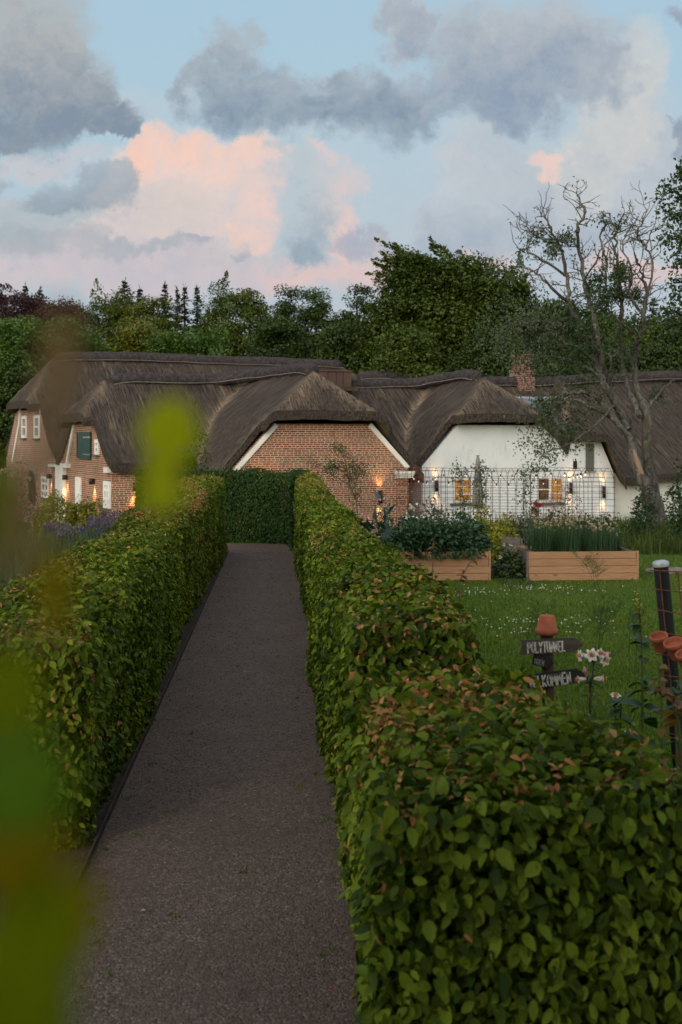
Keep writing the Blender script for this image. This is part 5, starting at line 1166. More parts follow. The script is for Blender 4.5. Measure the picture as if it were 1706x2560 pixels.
# asparagus gone to fern in front of the beds
M_FERN = leaf_mat('asparagus_fern', [(0.05, 0.085, 0.018), (0.085, 0.125, 0.025)], .2, .6, 2)
for k, (u, v, D, hw, lb) in enumerate(((1285, 1452, 17.5, 70, 'feathery asparagus fern left of the signpost pot on the lawn'), (1500, 1370, 18.5, 70, 'tall feathery asparagus fern before the right raised bed'), (1490, 1480, 13, 95, 'wide thin asparagus fern in the middle of the lawn'), (1330, 1470, 12.5, 70, 'thin asparagus fern behind the terracotta-topped signpost'), (1585, 1470, 12, 55, 'thin asparagus fern left of the black post'))):
    r = np.random.default_rng(400 + k); c = P(u, v, D); g = float(gz(0, D)); h = c[2] - g; R = hw / F * D
    t_ = thing('asparagus_fern', lb, 'asparagus', (c[0], D, g), 'feathery asparagus plants on the lawn'); mb = MB()
    for s_ in range(4):
        e = np.array((c[0] + r.normal() * R * .5, D + r.normal() * .1, g + h * r.uniform(.7, 1))); b = np.array((c[0] + r.normal() * .05, D, g)); pts = smooth_path([b, (b + e) / 2 + (0, 0, .1), e], 6); tube(mb, pts, np.linspace(.0045, .0018, len(pts)), 3, cap=False)
        for i in range(4, len(pts)):
            for q in range(3):
                a = r.uniform(0, 6.28); ln = R * .55 * (1.15 - i / len(pts)) * r.uniform(.5, 1.2); d = np.array((math.cos(a), .5 * math.sin(a), .55)); e2 = pts[i] + d * ln; tube(mb, [pts[i], (pts[i] + e2) / 2 + (0, 0, -.02), e2], [.002, .0016, .001], 3, cap=False)
                for z in range(4): f = r.uniform(.3, 1); p_ = pts[i] + d * ln * f; tube(mb, [p_, p_ + unit(d + r.normal(size=3) * .6) * ln * .35], [.0013, .0008], 3, cap=False)
    mb.build('stem', M_FERN, t_)

# ------------------------------------------------------------------ rusty trellis tunnel with string of bulbs and climbers
M_REBAR = simple('rusty_rebar', (0.19, 0.066, 0.036), (0.10, 0.042, 0.027), 25, .85, .4, .002)
DN, DF = 26.8, 28.1; zt = P(0, 1172, DN)[2]; gN = float(gz(0, DN)) - .05; x0, x1 = P(1000, 0, DN)[0], P(1538, 0, DN)[0]
tun = thing('trellis_tunnel', 'long arched tunnel of rusty steel mesh in front of the white house', 'trellis', ((x0 + x1) / 2, DN, gN))
yc, ry = (DN + DF) / 2, (DF - DN) / 2; zs = zt - .42
def archpt(x, f):
    """f along the hoop from the near foot over the top to the far foot"""
    L1 = zs - gN; La = PI * .53; tot = 2 * L1 + La; d = f * tot
    if d < L1: return (x, DN, gN + d)
    if d > L1 + La: return (x, DF, zs - (d - L1 - La))
    a = (d - L1) / La * PI; return (x, yc - ry * math.cos(a), zs + .42 * math.sin(a))
r = np.random.default_rng(500); nh = 29; mb = MB()
for k in range(nh):
    x = x0 + (x1 - x0) * k / (nh - 1) + r.normal() * .008; sk_ = r.normal() * .03; big = k % 6 == 0
    tube(mb, [np.array(archpt(x, f)) + (sk_ * f, 0, 0) for f in np.r_[0, np.linspace(.2, .8, 17), 1]], .0062 if big else .0046, 4, cap=False)
mb.build('hoops', M_REBAR, tun); mb = MB()
for f in np.r_[np.linspace(.05, .37, 11), .43, .5, .57, np.linspace(.63, .95, 11)]:
    tube(mb, [np.array(archpt(x, f)) + (0, 0, .012 * math.sin(x * 2.1 + f * 9)) for x in np.linspace(x0 - .02, x1 + .02, 12)], .0045, 4, cap=False)
mb.build('rails', M_REBAR, tun)
# second smaller mesh panel standing left of the arch, by the brick wall
mb = MB(); xa, xb = P(985, 0, 29)[0], P(1052, 0, 29)[0]; zz = P(0, 1170, 29)[2]
pn = thing('wire_trellis', 'flat rusty mesh panel leaning by the brick wall at the left end of the tunnel', 'trellis', (xa, 29, -.35))
for x in np.linspace(xa, xb, 7): tube(mb, [(x, 29, -.4), (x, 29, zz)], .004, 4)
for z in np.linspace(-.2, zz, 15): tube(mb, [(xa, 29.006, z), (xb, 29.006, z)], .004, 4)
mb.build('mesh', M_REBAR, pn)
# string lights
sl = thing('string_lights', 'string of small glowing bulbs hung along the trellis tunnel', 'string lights', (x0, yc, zt))
M_WIREB = simple('black_cable', (0.01, 0.01, 0.01), None, 5, .6); M_SOCK = M_WIREB; M_SB = emit_mat('small_bulb', (1.0, 0.80, 0.58), 1.1); M_SB2 = emit_mat('lit_small_bulb', (1.0, 0.72, 0.42), 3.5)
def sbulb(p, lit):
    mb = MB(); lathe(mb, [(0, .02), (.012, .02), (.014, -.03), (0, -.03)], p, (0, 0, 1), 8); s_ = mb.build('socket', M_SOCK, sl)
    mb = MB(); lathe(mb, [(.006, -.03), (.012, -.046), (.013, -.055), (.009, -.066), (0, -.07)], p, (0, 0, 1), 10); mb.build('bulb', M_SB2 if lit else M_SB, sl)
runs = [[(1035, 1198), (1047, 1205), (1068, 1210), (1083, 1205), (1110, 1195), (1122, 1213), (1132, 1209)], [(1150, 1196), (1166, 1190), (1182, 1217), (1213, 1218), (1223, 1195), (1242, 1218), (1252, 1195), (1272, 1218), (1281, 1196)],
        [(1310, 1196), (1330, 1214), (1340, 1195), (1359, 1210), (1378, 1190), (1390, 1206)], [(1412, 1190), (1423, 1200), (1434, 1195), (1444, 1194), (1452, 1191), (1454, 1194), (1464, 1188)]]
mbw = MB()
for run in runs:
    pts = [P(u, v - 7, DN + .12) for u, v in run]
    for p_ in pts: sbulb(p_, p_[0] > 4.6)
    tube(mbw, smooth_path(pts, 5), .004, 4)
mbw.build('cable', M_WIREB, sl)
def climber(label, path, D, seed, leafm, flowers=None, nf=0, dens=26, spread=.09, L=.06, name='climbing_plant'):
    r = np.random.default_rng(seed); pts = smooth_path([P(u, v, D) for u, v in path], 8); b = pts[0].copy(); t_ = thing(name, label, 'climbing plant', (b[0], D, min(b[2], float(gz(0, D)))), 'climbers on the trellis tunnel')
    mb = MB(); tube(mb, pts, np.linspace(.008, .003, len(pts)), 5); pts2 = pts + np.array((.03, .02, 0)) * np.sin(np.arange(len(pts)))[:, None]; tube(mb, pts2, .004, 4); mb.build('stem', M_WOODSTEM, t_)
    w = r.random(len(pts)) ** 1.5; lp = np.concatenate([p_ + r.normal(size=(int(dens * w_) + 1, 3)) * spread * (.4 + w_) for p_, w_ in zip(pts, w)]); N = len(lp); mb = MB(); ll = L * r.uniform(.6, 1.2, N)
    leaves(mb, lp, rdir(r, N) + (0, 0, -.4), rdir(r, N) + (0, -.3, .5), ll, ll * .6, 0, .2, 4, .1); mb.build('foliage', leafm, t_)
    if nf:
        k = r.integers(len(pts) * 2 // 3, len(pts), nf); p_ = pts[k] + r.normal(size=(nf, 3)) * spread * 1.2; pp = np.repeat(p_, 5, 0); mb = MB(); leaves(mb, pp, rdir(r, nf * 5), rdir(r, nf * 5) + (0, -1, 0), .042, .03, 0, .1, 4); mb.build('flowers', flowers, t_)
climber('clematis climber with lilac flowers left of the parasol', [(1162, 1350), (1160, 1290), (1158, 1240), (1152, 1195), (1146, 1165)], DN - .05, 510, LC['mid'], FLW['lilac'], 14, 30)
climber('clematis climber with lilac flowers directly before the parasol', [(1206, 1350), (1203, 1280), (1208, 1230), (1198, 1195), (1206, 1165)], DN - .05, 511, LC['mid'], FLW['lilac'], 12, 34)
climber('thin green climber without flowers in the middle of the tunnel', [(1313, 1350), (1318, 1290), (1312, 1240), (1316, 1200), (1308, 1180)], DN - .05, 512, LC['mid'], None, 0, 24)
climber('sparse green shoot trailing over the tunnel top beside the thin climber', [(1340, 1180), (1332, 1172), (1352, 1170), (1372, 1175)], DN + .3, 513, LC['mid'], None, 0, 16, .06)
# closed parasol
pc = P(1195, 1143, 32.5); t_ = thing('parasol', 'closed grey-green parasol standing against the white wall', 'parasol', (pc[0], 32.5, -.57))
r_ = np.random.default_rng(3); mb = MB(); n = 28; prof = [(.035, 0), (.05, -.05), (.075, -.5), (.11, -1.0), (.12, -1.25), (.09, -1.3)]; V = []
for rr, z in prof:
    for k in range(n): a = 2 * PI * k / n; q = rr * (1 + .28 * math.sin(7 * a) * min(1, -z * 1.3)); V.append((pc[0] + q * math.cos(a), 32.5 + q * math.sin(a), pc[2] + z))
i = np.arange(len(prof) - 1)[:, None] * n + np.arange(n)[None]; j = np.arange(len(prof) - 1)[:, None] * n + ((np.arange(n) + 1) % n)[None]
mb.add(V, np.stack([i, j, j + n, i + n], -1).reshape(-1, 4)); mb.build('canopy', simple('parasol_cloth', (0.24, 0.25, 0.22), (0.17, 0.18, 0.16), 4, .9), t_, smooth=True)
mb = MB(); tube(mb, [(pc[0], 32.5, -.6), (pc[0], 32.5, pc[2] + .04)], .022, 8); lathe(mb, [(0, .05), (.05, .045), (.05, .03), (0, .03)], (pc[0], 32.5, pc[2]), (0, 0, 1), 12); mb.build('pole', M_GREYWOOD, t_)
bush('rose_bush', 'large pink rose bush with reddish leaves before the white wall', 'rose bush', (P(1408, 0, 29)[0], 29, -.35), .52, .4, P(0, 1222, 29)[2] + .35, LC['rusty'], 1100, .055, 520, FLW['pink'], 34, .055, airy=1, stems=14)
bush('climbing_shrub', 'wiry evergreen shrub trained up the brick gable', 'shrub', (P(862, 0, 34.6)[0], 34.6, -.7), .01, .01, .5, LEAFC['shrub'], 30, .07, 521, stems=2)
shr = [o for o in S.objects if o.get('label', '').startswith('wiry evergreen')][0]
r = np.random.default_rng(522); lp = []; mb = MB()
for path_, n_ in (([(900, 1330), (893, 1270), (888, 1220), (880, 1170), (884, 1150)], 60), ([(890, 1250), (872, 1200), (862, 1150), (846, 1120), (835, 1108)], 34), ([(880, 1200), (850, 1175), (815, 1165), (772, 1158)], 40), ([(888, 1210), (900, 1180), (912, 1165)], 26), ([(870, 1210), (830, 1185), (822, 1165)], 20)):
    pts = smooth_path([P(u, v, 34.55) for u, v in path_], 8); tube(mb, pts, np.linspace(.018, .006, len(pts)), 5)
    for _ in range(n_ // 2): c = pts[r.integers(len(pts) // 3, len(pts))]; lp.append(c + r.normal(size=(16, 3)) * np.array((.085, .05, .075)) + r.normal(size=3) * (.1, .03, .09))
mb.build('branches', M_WOODSTEM, shr); lp = np.concatenate(lp); N = len(lp); mb = MB(); leaves(mb, lp, rdir(r, N), rdir(r, N) + (0, -.4, .5), .062, .03, 0, .2, 4); mb.build('leaves', LEAFC['shrub'], shr)
# potted geraniums
M_TERRA = simple('terracotta', (0.36, 0.11, 0.055), (0.27, 0.08, 0.043), 14, .85, .25, .003)
def pot_profile(R, H): return [(0, 0), (R * .62, 0), (R * .66, .004), (R * .86, H * .70), (R * .88, H * .71), (R, H * .72), (R * 1.02, H * .97), (R * .99, H), (R * .86, H), (R * .84, H * .8), (R * .8, H * .75), (0, H * .7)]
for k, (u, v, D, nf, lb) in enumerate(((1338, 1262, 28.2, 26, 'red geranium in a terracotta pot behind the tunnel mesh'), (1374, 1283, 28.4, 9, 'small red geranium in a pot right of the bigger one'))):
    c = P(u, v, D); g = c[2] - .33; t_ = thing('potted_geranium', lb, 'potted plant', (c[0], D, g), 'potted geraniums'); mb = MB(); lathe(mb, pot_profile(.095, .17), (c[0], D, g), (0, 0, 1), 18); mb.build('pot', M_TERRA, t_, smooth=False)
    r = np.random.default_rng(530 + k); n_ = 70; p_ = np.array((c[0], D, g + .2)) + r.normal(size=(n_, 3)) * (.07, .07, .045); mb = MB(); leaves(mb, p_, rdir(r, n_), rdir(r, n_) + (0, -.3, .8), .055, .05, 0, .1, 4); mb.build('foliage', LC['mid'], t_)
    p_ = np.array((c[0], D - .03, g + .3)) + r.normal(size=(nf, 3)) * (.075, .05, .045); pp = np.repeat(p_, 5, 0) + r.normal(size=(nf * 5, 3)) * .012; mb = MB(); leaves(mb, pp, rdir(r, nf * 5), rdir(r, nf * 5), .045, .035, 0, .2, 4); mb.build('flowers', FLW['red'], t_)
    mb = MB(); frame_box(mb, (c[0], D, g), (1, 0, 0), (0, 1, 0), ZU, -.13, .13, -.11, .11, -.03, -.003); frame_box(mb, (c[0], D, g), (1, 0, 0), (0, 1, 0), ZU, -.11, -.08, -.09, .09, -.9, -.031); frame_box(mb, (c[0], D, g), (1, 0, 0), (0, 1, 0), ZU, .08, .11, -.09, .09, -.9, -.031)
    st = mb.build('plant_stand', M_GREYWOOD, loc=(c[0], D, g)); tag(st, 'small wooden stand under the %s red geranium' % ('bigger' if k == 0 else 'smaller'), 'plant stand', 'stands under the geraniums')
# white garden table and thin stake by the brick wall
q = P(1050, 1292, 31); t_ = thing('garden_table', 'white garden table at the corner between the brick and white walls', 'table', (q[0], 31, -.5)); mb = MB()
for k in range(4): frame_box(mb, (q[0], 31, q[2]), (1, 0, 0), (0, 1, 0), ZU, -.42, .42, -.3 + k * .15, -.165 + k * .15, -.03, 0)
mb.build('table_top', M_WHITE, t_)
for sx in (-.38, .33):
    for sy in (-.27, .22): mb = MB(); frame_box(mb, (q[0], 31, q[2]), (1, 0, 0), (0, 1, 0), ZU, sx, sx + .05, sy, sy + .05, -(q[2] + .6), -.031); mb.build('leg', M_WHITE, t_)
a, b = P(937.5, 1274, 23.5), P(938.5, 1400, 23.5); mb = MB(); tube(mb, [b, a], .011, 8); tag(mb.build('garden_stake', simple('grey_metal', (0.22, 0.22, 0.22), None, 20, .5), loc=b), 'thin grey metal stake beyond the right hedge, before the brick gable', 'stake')
# ------------------------------------------------------------------ signpost
M_POST = mat_wood('sign_post_wood', (0.13, 0.085, 0.055), (0.07, 0.048, 0.034), (0, 0, 1), 1.5, .9); M_BOARD = mat_wood('weathered_board', (0.115, 0.10, 0.085), (0.065, 0.056, 0.048), (1, 0, 0), 1.5, .9, knots=False); M_BDARK = mat_wood('dark_board', (0.045, 0.043, 0.045), (0.026, 0.025, 0.027), (1, 0, 0), 1.5, .9, knots=False)
M_PAINT = simple('white_lettering', (0.66, 0.65, 0.61), (0.52, 0.51, 0.48), 60, .8); M_PAINTG = simple('faded_lettering', (0.28, 0.29, 0.31), None, 60, .8)
DS = 7.4; sc = DS / F
sx = (1370 - CX) * sc; sp_ = thing('signpost', 'wooden signpost with three painted arrow boards', 'signpost', (sx, DS, 0)); r = np.random.default_rng(600)
mb = MB(); tube(mb, [(sx + .015, DS, -.1), (sx + .008, DS, .5), (sx - .005, DS, P(0, 1578, DS)[2])], [.037, .036, .035], 12); mb.build('post', M_POST, sp_)
GL = {'P': [[(0, 0), (0, 1)], [(0, 1), (.42, .98), (.55, .78), (.42, .55), (0, .5)]], 'O': [[(.28, 0), (.05, .22), (0, .55), (.12, .9), (.3, 1), (.5, .85), (.56, .5), (.5, .15), (.28, 0)]], 'L': [[(0, 1), (0, 0), (.45, .02)]], 'Y': [[(0, 1), (.26, .5)], [(.56, 1), (.26, .5), (.22, 0)]],
 'T': [[(0, 1), (.6, 1)], [(.3, 1), (.3, 0)]], 'U': [[(0, 1), (.03, .2), (.25, 0), (.45, .2), (.5, 1)]], 'N': [[(0, 0), (0, 1), (.5, 0), (.52, 1)]], 'E': [[(.45, 1), (0, 1), (0, 0), (.47, 0)], [(0, .52), (.36, .52)]], 'V': [[(0, 1), (.26, 0), (.54, 1)]], 'K': [[(0, 0), (0, 1)], [(.5, 1), (.02, .45), (.52, 0)]],
 'M': [[(0, 0), (.06, 1), (.34, .35), (.62, 1), (.7, 0)]], 'I': [[(0, 0), (0, 1)]], 'D': [[(0, 0), (0, 1), (.35, .92), (.52, .5), (.36, .08), (0, 0)]]}
def board(label_, u0, u1, v0, v1, tip, text, tu0, tu1, tv0, tv1, yaw, ddep, rot, wood, paint, tail=0.0):
    """arrow board between photo columns u0..u1 and rows v0..v1; yaw turns it about the post, rot tilts it"""
    c = P((u0 + u1) / 2, (v0 + v1) / 2, DS - ddep); ex = np.array((math.cos(yaw), math.sin(yaw), 0)); nz = np.array((math.sin(yaw), -math.cos(yaw), 0)); ez = np.array((0, 0, 1.0))
    ex2 = ex * math.cos(rot) + ez * math.sin(rot); ez2 = np.cross(ex2, nz) * -1; ez2 = ez2 if ez2[2] > 0 else -ez2
    s = (DS - ddep) / F; W = (u1 - u0) * s / math.cos(yaw); H = (v1 - v0) * s; t = tip * s
    out = [(-W / 2, -H / 2), (W / 2 - t, -H / 2 * .95), (W / 2 - t * .1, -H * .04), (W / 2, 0.02 * H), (W / 2 - t * .9, H / 2), (-W / 2 + tail * .3 * s, H / 2 * .96), (-W / 2 + tail * s, .02)]
    mb = MB(); prism(mb, c, ex2, ez2, nz, out, -.011, .011, 0, uv=False); b = mb.build('arrow_board', wood, sp_); b['label'] = label_
    mb = MB(); adv = [(.72 if ch == 'M' else .25 if ch == 'I' else .6) for ch in text]; tot = sum(adv); Ht = (tv1 - tv0) * s; Wt = (tu1 - tu0) * s / math.cos(yaw); x = 0; cu = ((tu0 + tu1) / 2 - (u0 + u1) / 2) * s / math.cos(yaw); cv = -((tv0 + tv1) / 2 - (v0 + v1) / 2) * s
    for ch, ad in zip(text, adv):
        jz, jr = r.normal() * .015, r.normal() * .015
        for st in GL[ch]:
            pts = np.array([((x + (px_ * .80 + jr * py)) / tot * Wt - Wt / 2 + cu, (py + jz) * Ht - Ht / 2 + cv) for px_, py in st])
            p3 = [c + ex2 * a + ez2 * d + nz * .0115 for a, d in pts]
            for p_, q_ in zip(p3[:-1], p3[1:]):
                d = unit(q_ - p_); sd = np.cross(nz, d); w = Ht * .07 * r.uniform(.9, 1.15); e = d * w * .6
                mb.add([p_ - e - sd * w, p_ + sd * w - e, q_ + sd * w + e, q_ - sd * w + e, p_ - e - sd * w + nz * .001, p_ - e + sd * w + nz * .001, q_ + e + sd * w + nz * .001, q_ + e - sd * w + nz * .001], BOXF, 0)
        x += ad
    mb.build('lettering', paint, b)
board('grey arrow board reading POLYTUNNEL', 1299, 1460, 1596, 1633, 26, 'POLYTUNNEL', 1319, 1415, 1604, 1629, 0.0, .05, .045, M_BOARD, M_PAINT, 8)
board('small dark arrow board turned away below POLYTUNNEL', 1336, 1383, 1637, 1667, 10, 'NDEN', 1341, 1364, 1650, 1663, -.5, .055, -.14, M_BDARK, M_PAINTG)
board('lower dark arrow board reading VELKOMMEN', 1316, 1466, 1677, 1714, 24, 'VELKOMMEN', 1322, 1429, 1684, 1711, 0.0, .05, .12, M_BDARK, M_PAINT, 0)
mb = MB(); pz = P(0, 1580, DS)[2]; H = P(0, 1533, DS)[2] - pz; mb0 = [(.042 * 1.0, .0), (.066, 0), (.066, H * .27), (.059, H * .29), (.044, H * .97), (.041, H), (.012, H), (.010, H * .95), (.036, H * .93), (.052, H * .2), (.042, 0)]
mb = MB(); lathe(mb, mb0, (sx - .006, DS, pz - .012), (.02, 0, 1), 28); pt = mb.build('terracotta_pot', M_TERRA, loc=(sx, DS, pz)); tag(pt, 'upturned terracotta pot capping the signpost', 'pot', 'terracotta pots'); 
for p_ in pt.data.polygons: p_.use_smooth = True

# ------------------------------------------------------------------ black post with rusty mesh fence and hanging pots
M_BLACKPOST = mat_wood('tarred_post', (0.012, 0.013, 0.017), (0.022, 0.022, 0.026), (0, 0, 1), 1.0, .75, knots=False); M_CAP = simple('galvanised_cap', (0.50, 0.52, 0.54), (0.40, 0.42, 0.44), 12, .45, .1, .002, .5, .4)
DP = 7.0; tp = P(1652, 1408, DP); bt = P(1690, 1800, DP); dirp = unit(tp - bt); base = bt - dirp * bt[2] / dirp[2]
fc = thing('mesh_fence', 'rusty wire mesh fence on a black post with a pale metal cap', 'fence', base)
mb = MB(); tube(mb, [base - dirp * .1, tp], .0400, 20); mb.build('post', M_BLACKPOST, fc, smooth=False)
mb = MB(); lathe(mb, [(.044, -.018), (.046, 0), (.043, .008), (.025, .016), (0, .018)], tp, dirp, 20); mb.build('cap', M_CAP, fc)
r = np.random.default_rng(610); fd = unit(np.array((.78, -.62, 0))); f0 = tp + np.array((-.05, -.05, 0)); mb = MB(); ht = tp[2] - .035
for k, z in enumerate([ht - .112 * i for i in range(12)]): tube(mb, [f0 * (1, 1, 0) + fd * a + (-(z - ht) * .10, 0, z + .012 * math.sin(a * 5 + k) - .03 * a) for a in np.linspace(-.02, 1.9, 9)], .0034, 5)
for k in range(17): a = .035 + k * .105; tube(mb, [f0 * (1, 1, 0) + fd * a + (-(z - ht) * .10, .006, z - .03 * a) for z in (ht + .004, .7, .0)], .0034, 5)
mb.build('wire_mesh', M_REBAR, fc)
for k, (u, v, D, R, H, ax, lb) in enumerate(((1647, 1588, 6.86, .049, .092, (-.22, -.32, 1), 'terracotta pot wired to the black post, left one of the pair'), (1684, 1604, 6.70, .054, .10, (-.34, -.34, 1), 'wider-rimmed terracotta pot hanging right in front of the first one'), (1712, 1632, 6.6, .05, .09, (-.3, -.3, 1), 'terracotta pot just cut off by the right edge'))):
    c = P(u, v, D); a = unit(np.array(ax, float)); mb = MB(); lathe(mb, [(R * k_ if False else rr, z - H) for rr, z in pot_profile(R, H) for k_ in (1,)], c, a, 26); o = mb.build('terracotta_pot', M_TERRA, loc=c, smooth=False); tag(o, lb, 'pot', 'terracotta pots')

# ------------------------------------------------------------------ regal lilies and tall dark-leaved plants near the fence
M_LST = simple('lily_stem', (0.06, 0.035, 0.025), (0.05, 0.055, 0.02), 30, .6); M_LPET, t, o = new_mat('lily_petal'); uv = t.new('ShaderNodeUVMap').outputs[0]; sx_ = t.new('ShaderNodeSeparateXYZ'); t.l.new(uv, sx_.inputs[0])
rib = t.m('MULTIPLY', t.ss(t.m('ABSOLUTE', sx_.outputs[0]), .42, .12), t.ss(sx_.outputs[1], 1.0, .55)); front = t.new('ShaderNodeNewGeometry').outputs['Backfacing']
colp = t.mix(t.m('MULTIPLY', rib, .85), (0.80, 0.76, 0.76), (0.42, 0.06, 0.17)); colf = t.mix(t.ss(sx_.outputs[1], .5, .1), (0.82, 0.79, 0.77), (0.75, 0.42, 0.06)); b_ = principled(t, None, t.mix(front, colp, colf), .5); tl = t.new('ShaderNodeBsdfTranslucent'); t.put(tl.inputs[0], (.75, .68, .68)); mx = t.new('ShaderNodeMixShader'); mx.inputs[0].default_value = .2; t.l.new(b_.outputs[0], mx.inputs[1]); t.l.new(tl.outputs[0], mx.inputs[2]); t.l.new(mx.outputs[0], o.inputs[0])
M_ANTH = simple('orange_anther', (0.62, 0.26, 0.02), None, 30, .7); M_BUD = simple('pink_bud', (0.45, 0.10, 0.2), (0.6, 0.3, 0.36), 40, .5)
def lily_flower(parent, c, ax, L, R, open_=1.0):
    """six-petalled trumpet opening along ax, throat at c"""
    ax = unit(np.array(ax, float)); h = np.array((0, 0, 1.0)) if abs(ax[2]) < .9 else np.array((1.0, 0, 0)); a = unit(np.cross(h, ax)); b = np.cross(ax, a); mb = MB(); nt, nw = 7, 4
    for k in range(6):
        th = k * PI / 3 + .2; d = a * math.cos(th) + b * math.sin(th); s = np.cross(ax, d); V = []; U = []
        for i in range(nt + 1):
            t_ = i / nt; z = L * (t_ if t_ < .75 else .75 + (t_ - .75) * (1 - .9 * open_)); rad = R * (.10 + .22 * t_ + .9 * open_ * max(0, t_ - .45) ** 1.35 * 1.6); z -= L * .25 * open_ * max(0, t_ - .8) * 2
            w = R * (.15 + .55 * math.sin(PI * min(1, t_ * .92 + .03)) ** .8) * (1 if k % 2 else .8)
            for j in range(nw + 1): q = (j / nw - .5) * 2; V.append(c + ax * z + d * (rad - .12 * R * q * q) + s * w * q * .62); U.append((q, t_))
        Fq = []; uvs = []
        for i in range(nt):
            for j in range(nw): f = [i * (nw + 1) + j, i * (nw + 1) + j + 1, (i + 1) * (nw + 1) + j + 1, (i + 1) * (nw + 1) + j]; Fq.append(f); uvs.append([U[x] for x in f])
        mb.add(V, Fq, 0, np.array(uvs))
    o = mb.build('flower', M_LPET, parent, smooth=True); mb = MB()
    for k in range(6): th = k * PI / 3 + .6; d = a * math.cos(th) + b * math.sin(th); e = c + ax * L * .95 + d * R * .22; tube(mb, [c + ax * L * .3, e], .0012, 4); tube(mb, [e - d * .004, e + d * .005], .0032, 5)
    mb.build('stamens', M_ANTH, o); return o
def leafy_stem(mb_st, mb_lf, pts, r, n, L, W, rad=.005, k=8): 
    q = smooth_path(pts, 6); tube(mb_st, q, np.linspace(rad, rad * .6, len(q)), 6); i = r.integers(0, len(q) - 1, n); a = r.uniform(0, 6.28, n); ax = np.stack([np.cos(a), np.sin(a), r.normal(0, .25, n)], 1); leaves(mb_lf, q[i], ax, np.stack([r.normal(0, .3, n), r.normal(0, .3, n), np.ones(n)], 1), L * r.uniform(.7, 1.2, n), W * r.uniform(.8, 1.2, n), 0, .15, k, .3)
DL = 6.9; s = DL / F
def lily(label, stem, flowers, buds, seed):
    r = np.random.default_rng(seed); pts = [P(u, v, DL) for u, v in stem]; pts[0][2] = 0; t_ = thing('regal_lily', label, 'lily', pts[0], 'lilies by the mesh fence'); ms, ml = MB(), MB(); leafy_stem(ms, ml, pts, r, 46, .075, .010, .0050)
    for (u, v, ax, L, R, op) in flowers: c = P(u, v, DL - .02); tube(ms, [pts[-1] - (0, 0, .02), (pts[-1] + c) / 2 + (0, 0, .006), c], .0028, 5); lily_flower(t_, c, ax, L, R, op)
    for (u, v, ax) in buds: c = P(u, v, DL - .02); a = unit(np.array(ax, float)); mb = MB(); lathe(mb, [(0, 0), (.006, .008), (.010, .03), (.009, .05), (.003, .064), (0, .066)], c, a, 10); mb.build('bud', M_BUD, t_, smooth=True); tube(ms, [pts[-1] - (0, 0, .03), c], .0026, 5)
    ms.build('stem', M_LST, t_); ml.build('foliage', LC['mid'], t_)
lily('tall lily with a cluster of open white trumpets right of POLYTUNNEL', [(1478, 1830), (1477, 1740), (1482, 1690), (1484, 1652)], [(1470, 1640, (-.95, -.25, .05), .066, .040, .9), (1477, 1637, (-.05, -1, .12), .052, .041, 1.0), (1502, 1646, (.5, -.8, -.1), .055, .040, 1.0), (1489, 1633, (.55, -.75, .1), .05, .034, .85)], [(1497, 1637, (1, -.2, .18))], 620)
lily('shorter lily with side-facing pink-backed trumpets below the open cluster', [(1474, 1830), (1475, 1760), (1474, 1702)], [(1484, 1697, (1, -.15, .05), .072, .032, .9), (1466, 1697, (-1, -.2, -.05), .062, .028, .8)], [(1468, 1692, (-.35, -.3, 1))], 621)
lily('lily with one low white star-like flower near the fence', [(1540, 1850), (1539, 1790), (1538, 1755)], [(1538, 1752, (.02, -.35, 1), .046, .040, .7)], [], 622)
def tall_plant(label, stem, n, L, W, seed, D, top=None, leafm=None, cat='tall plant', name='leafy_tall_plant'):
    r = np.random.default_rng(seed); pts = [P(u, v, D) for u, v in stem]; pts[0][2] = 0; t_ = thing(name, label, cat, pts[0], 'tall leafy plants by the mesh fence'); ms, ml = MB(), MB(); leafy_stem(ms, ml, pts, r, n, L, W, .007); ms.build('stem', M_STEM, t_); ml.build('foliage', leafm or LEAFC['shrub'], t_)
    if top: e = pts[-1]; p_ = e + r.normal(size=(60, 3)) * (.012, .012, .05) - (0, 0, .06); mb = MB(); leaves(mb, p_, rdir(r, 60), rdir(r, 60), .022, .018, 0, .2, 4); mb.build('flower_buds', LC['yellow'], t_)
tall_plant('tall hollyhock with pale buds left of the black post', [(1604, 1850), (1606, 1700), (1602, 1580), (1598, 1500)], 20, .085, .06, 630, 7.6, True)
tall_plant('dark broad-leaved plant at the foot of the black post', [(1612, 1900), (1608, 1800), (1607, 1700)], 26, .11, .075, 631, 6.6)
tall_plant('dark leafy plant below the lone white lily', [(1560, 1880), (1552, 1800), (1556, 1745)], 18, .085, .055, 632, 6.8)
tall_plant('leafy plant at the right edge behind the mesh', [(1700, 1900), (1690, 1800), (1698, 1700)], 22, .10, .06, 633, 6.4)
tall_plant('young shoot with orange-brown leaves in front of the fence', [(1660, 1920), (1655, 1820), (1650, 1720), (1645, 1650)], 24, .065, .036, 634, 5.4, False, M_HR, 'shrub shoot', 'rusty_shoot')
tall_plant('second orange-brown shoot at the right edge', [(1720, 1950), (1700, 1850), (1690, 1790), (1700, 1740)], 20, .07, .04, 635, 5.1, False, M_HR, 'shrub shoot', 'rusty_shoot')
